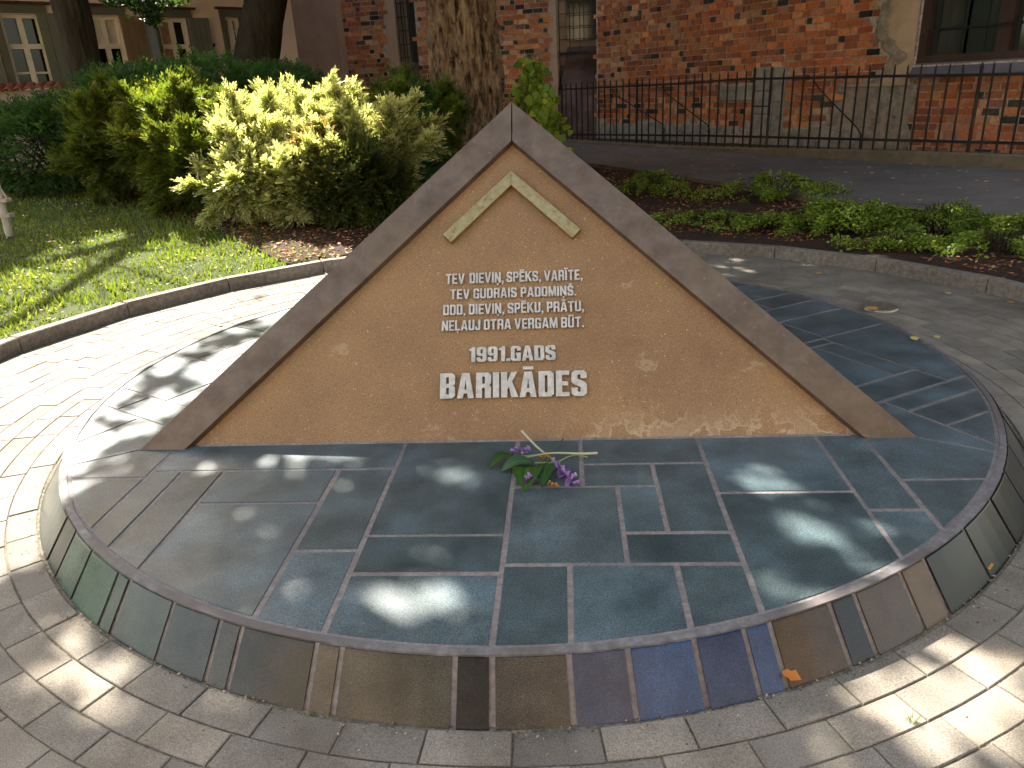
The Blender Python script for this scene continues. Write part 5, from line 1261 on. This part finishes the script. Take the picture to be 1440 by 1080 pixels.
# grass tuft in a joint
p = atz(1283, 1014, ZP); tf = empty('grass_tuft', (p.x, p.y, ZP), 'little green grass tuft growing in a paver joint at lower right', 'grass tuft')
m = MB()
for i in range(26):
    a = random.uniform(0, 2*pi); r = random.uniform(.004, .02); q = p+Vector((cos(a)*r, sin(a)*r*.5, 0)); e = q+Vector((cos(a)*.014, sin(a)*.014, random.uniform(.012, .03))); s_ = Vector((-sin(a), cos(a), 0))*.0016
    m.add([q-s_, q+s_, e], [(0, 1, 2)], (.10, .16, .03))
m.build('blades', GRASS, tf)

# tree-guard post at far left
p = atz(14, 332, .15); p.z = float(zter(p.x, p.y)); tp_ = at(-12, 235, p.y)
sp_ = empty('support_post', p, 'pale wooden support post with clamps standing on the lawn at the left edge', 'post')
m = MB(); m.tube([p-Vector((0, 0, .1)), p, tp_+(tp_-p)*.8], [.045, .045, .043], 12); m.build('pole', GALV, sp_, True)
for f, w_ in ((.30, .16), (.52, .18)):
    q = p.lerp(tp_, f); m = MB(); m.box(q+Vector((-w_*.9, -.06, -.015)), Vector((w_*1.5, 0, 0)), Vector((0, .12, 0)), Vector((0, 0, .04))); m.build('clamp', GALV, sp_)
m = MB(); m.tube([p.lerp(tp_, .5)+Vector((.1, 0, 0)), p.lerp(tp_, 1.)+Vector((-.05, 0, 0)), tp_+(tp_-p)*.6+Vector((-.1, 0, 0))], .012, 6); m.build('brace_wire', GALV, sp_)

# ------------------------------------------------------------------ flowers laid on the slabs
def zc(px, py, h): return atz(px, py, h)
def stem(pts, r, c0, c1, parent):
    P = [zc(*p) for p in pts]; m = MB(); n = len(P)
    # smooth
    Q = []
    for i in range(n-1):
        for k in range(5): 
            t = k/5; a = P[max(i-1, 0)]; b = P[i]; c = P[i+1]; d = P[min(i+2, n-1)]
            Q.append(.5*((2*b)+(c-a)*t+(2*a-5*b+4*c-d)*t*t+(3*b-a-3*c+d)*t**3))
    Q.append(P[-1]); b0 = len(m.v); rr = [r[0]+(r[1]-r[0])*i/(len(Q)-1) for i in range(len(Q))]
    m.tube(Q, rr, 8); N_ = len(m.v); m.c = []
    for i in range(len(Q)):
        t = i/(len(Q)-1); m.c += [tuple(c0[k]+(c1[k]-c0[k])*t for k in range(3))]*8
    return m.build('stem', STALK, parent, True)
def hosta(root, base, tip, side, width, c, h0=.012, h1=.012, arch=.03, curl=.3, name='leaf_blade'):
    b = zc(*base, h0); t = zc(*tip, h1); D = (t-b); L = D.length; D.normalize(); Sd = Vector((D.y, -D.x, 0)).normalized()*side
    nu, nv = 12, 8; V = []; C = []; F = []
    for i in range(nu+1):
        u = i/nu; w_ = width*(sin(pi*min(1, u**.8*1.0))**.7 if 0 < u < 1 else 0.0)*(1-.15*u)
        for j in range(nv+1):
            v = j/nv*2-1; p = b+D*L*u+Sd*(w_*v*.5); z = arch*sin(pi*u)+curl*w_*.5*(abs(v)**1.5)*.6+.0025*sin(v*14)*(1-abs(v)*.4)
            p = p+Vector((0, 0, z)); V.append(p); k = .9+.18*math.cos(v*14)+.1*u; C.append(tuple(x*k for x in c) if abs(v) > .08 else tuple(x*1.6 for x in c))
    for i in range(nu):
        for j in range(nv): k = i*(nv+1)+j; F.append((k, k+1, k+nv+2, k+nv+1))
    return mesh(name, V, F, LEAF, root, True, colors=np.array(C))
def blossoms(root, path, n, size, cols):
    P = [zc(*p) for p in path]; 
    for i in range(n):
        t = i/(n-1)*(len(P)-1); k = min(int(t), len(P)-2); q = P[k].lerp(P[k+1], t-k); a = random.uniform(0, 2*pi)
        d = ((P[-1]-P[0]).normalized()*.6+Vector((cos(a), sin(a), random.uniform(-.1, .7)))*.8).normalized(); L = size*random.uniform(.7, 1.15); m = MB(); c = random.choice(cols)
        e1 = d.cross(Vector((0, 0, 1))).normalized(); e2 = d.cross(e1); V = []; F = []
        q = q+Vector((0, 0, .008))
        for j, (s, r) in enumerate(((0, .0012), (.35, .004), (.7, .006), (1., .0085))):
            for w_ in range(6): an = 2*pi*w_/6; rr = r*(1.25 if j == 3 and w_ % 2 else 1)*(size/.03); p = q+d*L*s+(e1*cos(an)+e2*sin(an))*rr; p.z = max(p.z, .003); V.append(p)
        for j in range(3):
            for w_ in range(6): F.append((j*6+w_, j*6+(w_+1) % 6, (j+1)*6+(w_+1) % 6, (j+1)*6+w_))
        m.add(V, F, c); m.build('blossom', PETAL, root, True)
PU = [(.30, .16, .48), (.42, .26, .62), (.20, .08, .34), (.55, .42, .72)]
W0 = (.62, .58, .42); G0 = (.22, .33, .07); G1 = (.12, .22, .05)
f1 = empty('cut_flower', zc(780, 650, .0), 'cut purple hosta flower with a long pale-ended stem pointing right, flower head at left', 'flower', 'purple hosta flowers laid at the memorial')
stem([(840, 637, .02), (818, 638, .022), (780, 637, .03), (750, 641, .025), (722, 648, .015)], (.0062, .0038), W0, G0, f1); blossoms(f1, [(746, 636, .006), (735, 636, .006), (726, 637, .005)], 11, .028, PU)
f2 = empty('cut_flower', zc(770, 660, .0), 'diagonal purple hosta flower, stem end on the tan face, large head at right', 'flower', 'purple hosta flowers laid at the memorial')
stem([(734, 606, .05), (744, 617, .045), (757, 630, .03), (772, 642, .016), (785, 652, .012), (792, 660, .01)], (.006, .0035), W0, G1, f2); blossoms(f2, [(780, 656, .006), (790, 664, .006), (800, 674, .006), (806, 683, .005)], 26, .034, PU)
f3 = empty('cut_flower', zc(752, 655, .0), 'cut purple hosta flower with its head resting on the round green leaf nearest the viewer', 'flower', 'purple hosta flowers laid at the memorial')
stem([(792, 617, .03), (780, 632, .02), (768, 650, .018), (757, 668, .02)], (.003, .003), (.05, .07, .03), G1, f3); blossoms(f3, [(758, 670, .024), (748, 674, .024), (738, 678, .022)], 15, .026, PU+[(.22, .08, .2)])
f4 = empty('cut_flower', zc(800, 645, .0), 'thin green stalk with a bent tip crossing the stems at the right of the bunch', 'flower stalk')
stem([(827, 643, .012), (812, 640, .014), (800, 642, .012), (786, 649, .01), (774, 656, .008)], (.0025, .003), (.35, .4, .15), G0, f4)
for (b, t, s, wd, c, sl, lab) in [
  ((724, 642), (687, 658), 1, .075, (.045, .11, .022), [(752, 640, .012), (724, 642, .014)], 'dark green ribbed hosta leaf pointing left, leftmost of the bunch'),
  ((752, 651), (704, 663), 1, .095, (.07, .15, .07), [(778, 651, .014), (752, 651, .016)], 'grey-green hosta leaf seen from below with a pale midrib and long stalk'),
  ((745, 655), (738, 690), 1, .14, (.05, .13, .018), [(745, 655, .014), (749, 645, .014)], 'broad bright green hosta leaf nearest the viewer with a yellowing edge'),
  ((773, 652), (762, 686), -1, .085, (.035, .10, .025), [(773, 652, .014), (783, 642, .014)], 'upright narrow dark green hosta leaf between the two front flower heads')]:
    lf = empty('hosta_leaf', zc(b[0], b[1], 0), lab, 'leaf', 'hosta leaves laid at the memorial')
    stem([(sl[0][0], sl[0][1], .012), ((sl[0][0]+sl[1][0])/2, (sl[0][1]+sl[1][1])/2, .016), (b[0], b[1], .014)], (.003, .0035), G0, G0, lf)
    hosta(lf, b, t, s, wd, c)
for (x, y, c, lab) in ((765, 645, (.6, .28, .04), 'withered orange blossom among the stems in the middle of the bunch'), (775, 684, (.6, .30, .04), 'withered orange blossom at the front of the bunch beside the narrow leaf')):
    p = zc(x, y, .0); r_ = empty('withered_blossom', p, lab, 'blossom'); blossoms(r_, [(x-5, y, .008), (x, y+1, .008), (x+5, y, .008)], 7, .02, [c, (.45, .2, .03)])
print('objects', len(bpy.data.objects), 'tris', sum(len(o.data.loops)-2*len(o.data.polygons) for o in bpy.data.objects if o.type == 'MESH'))
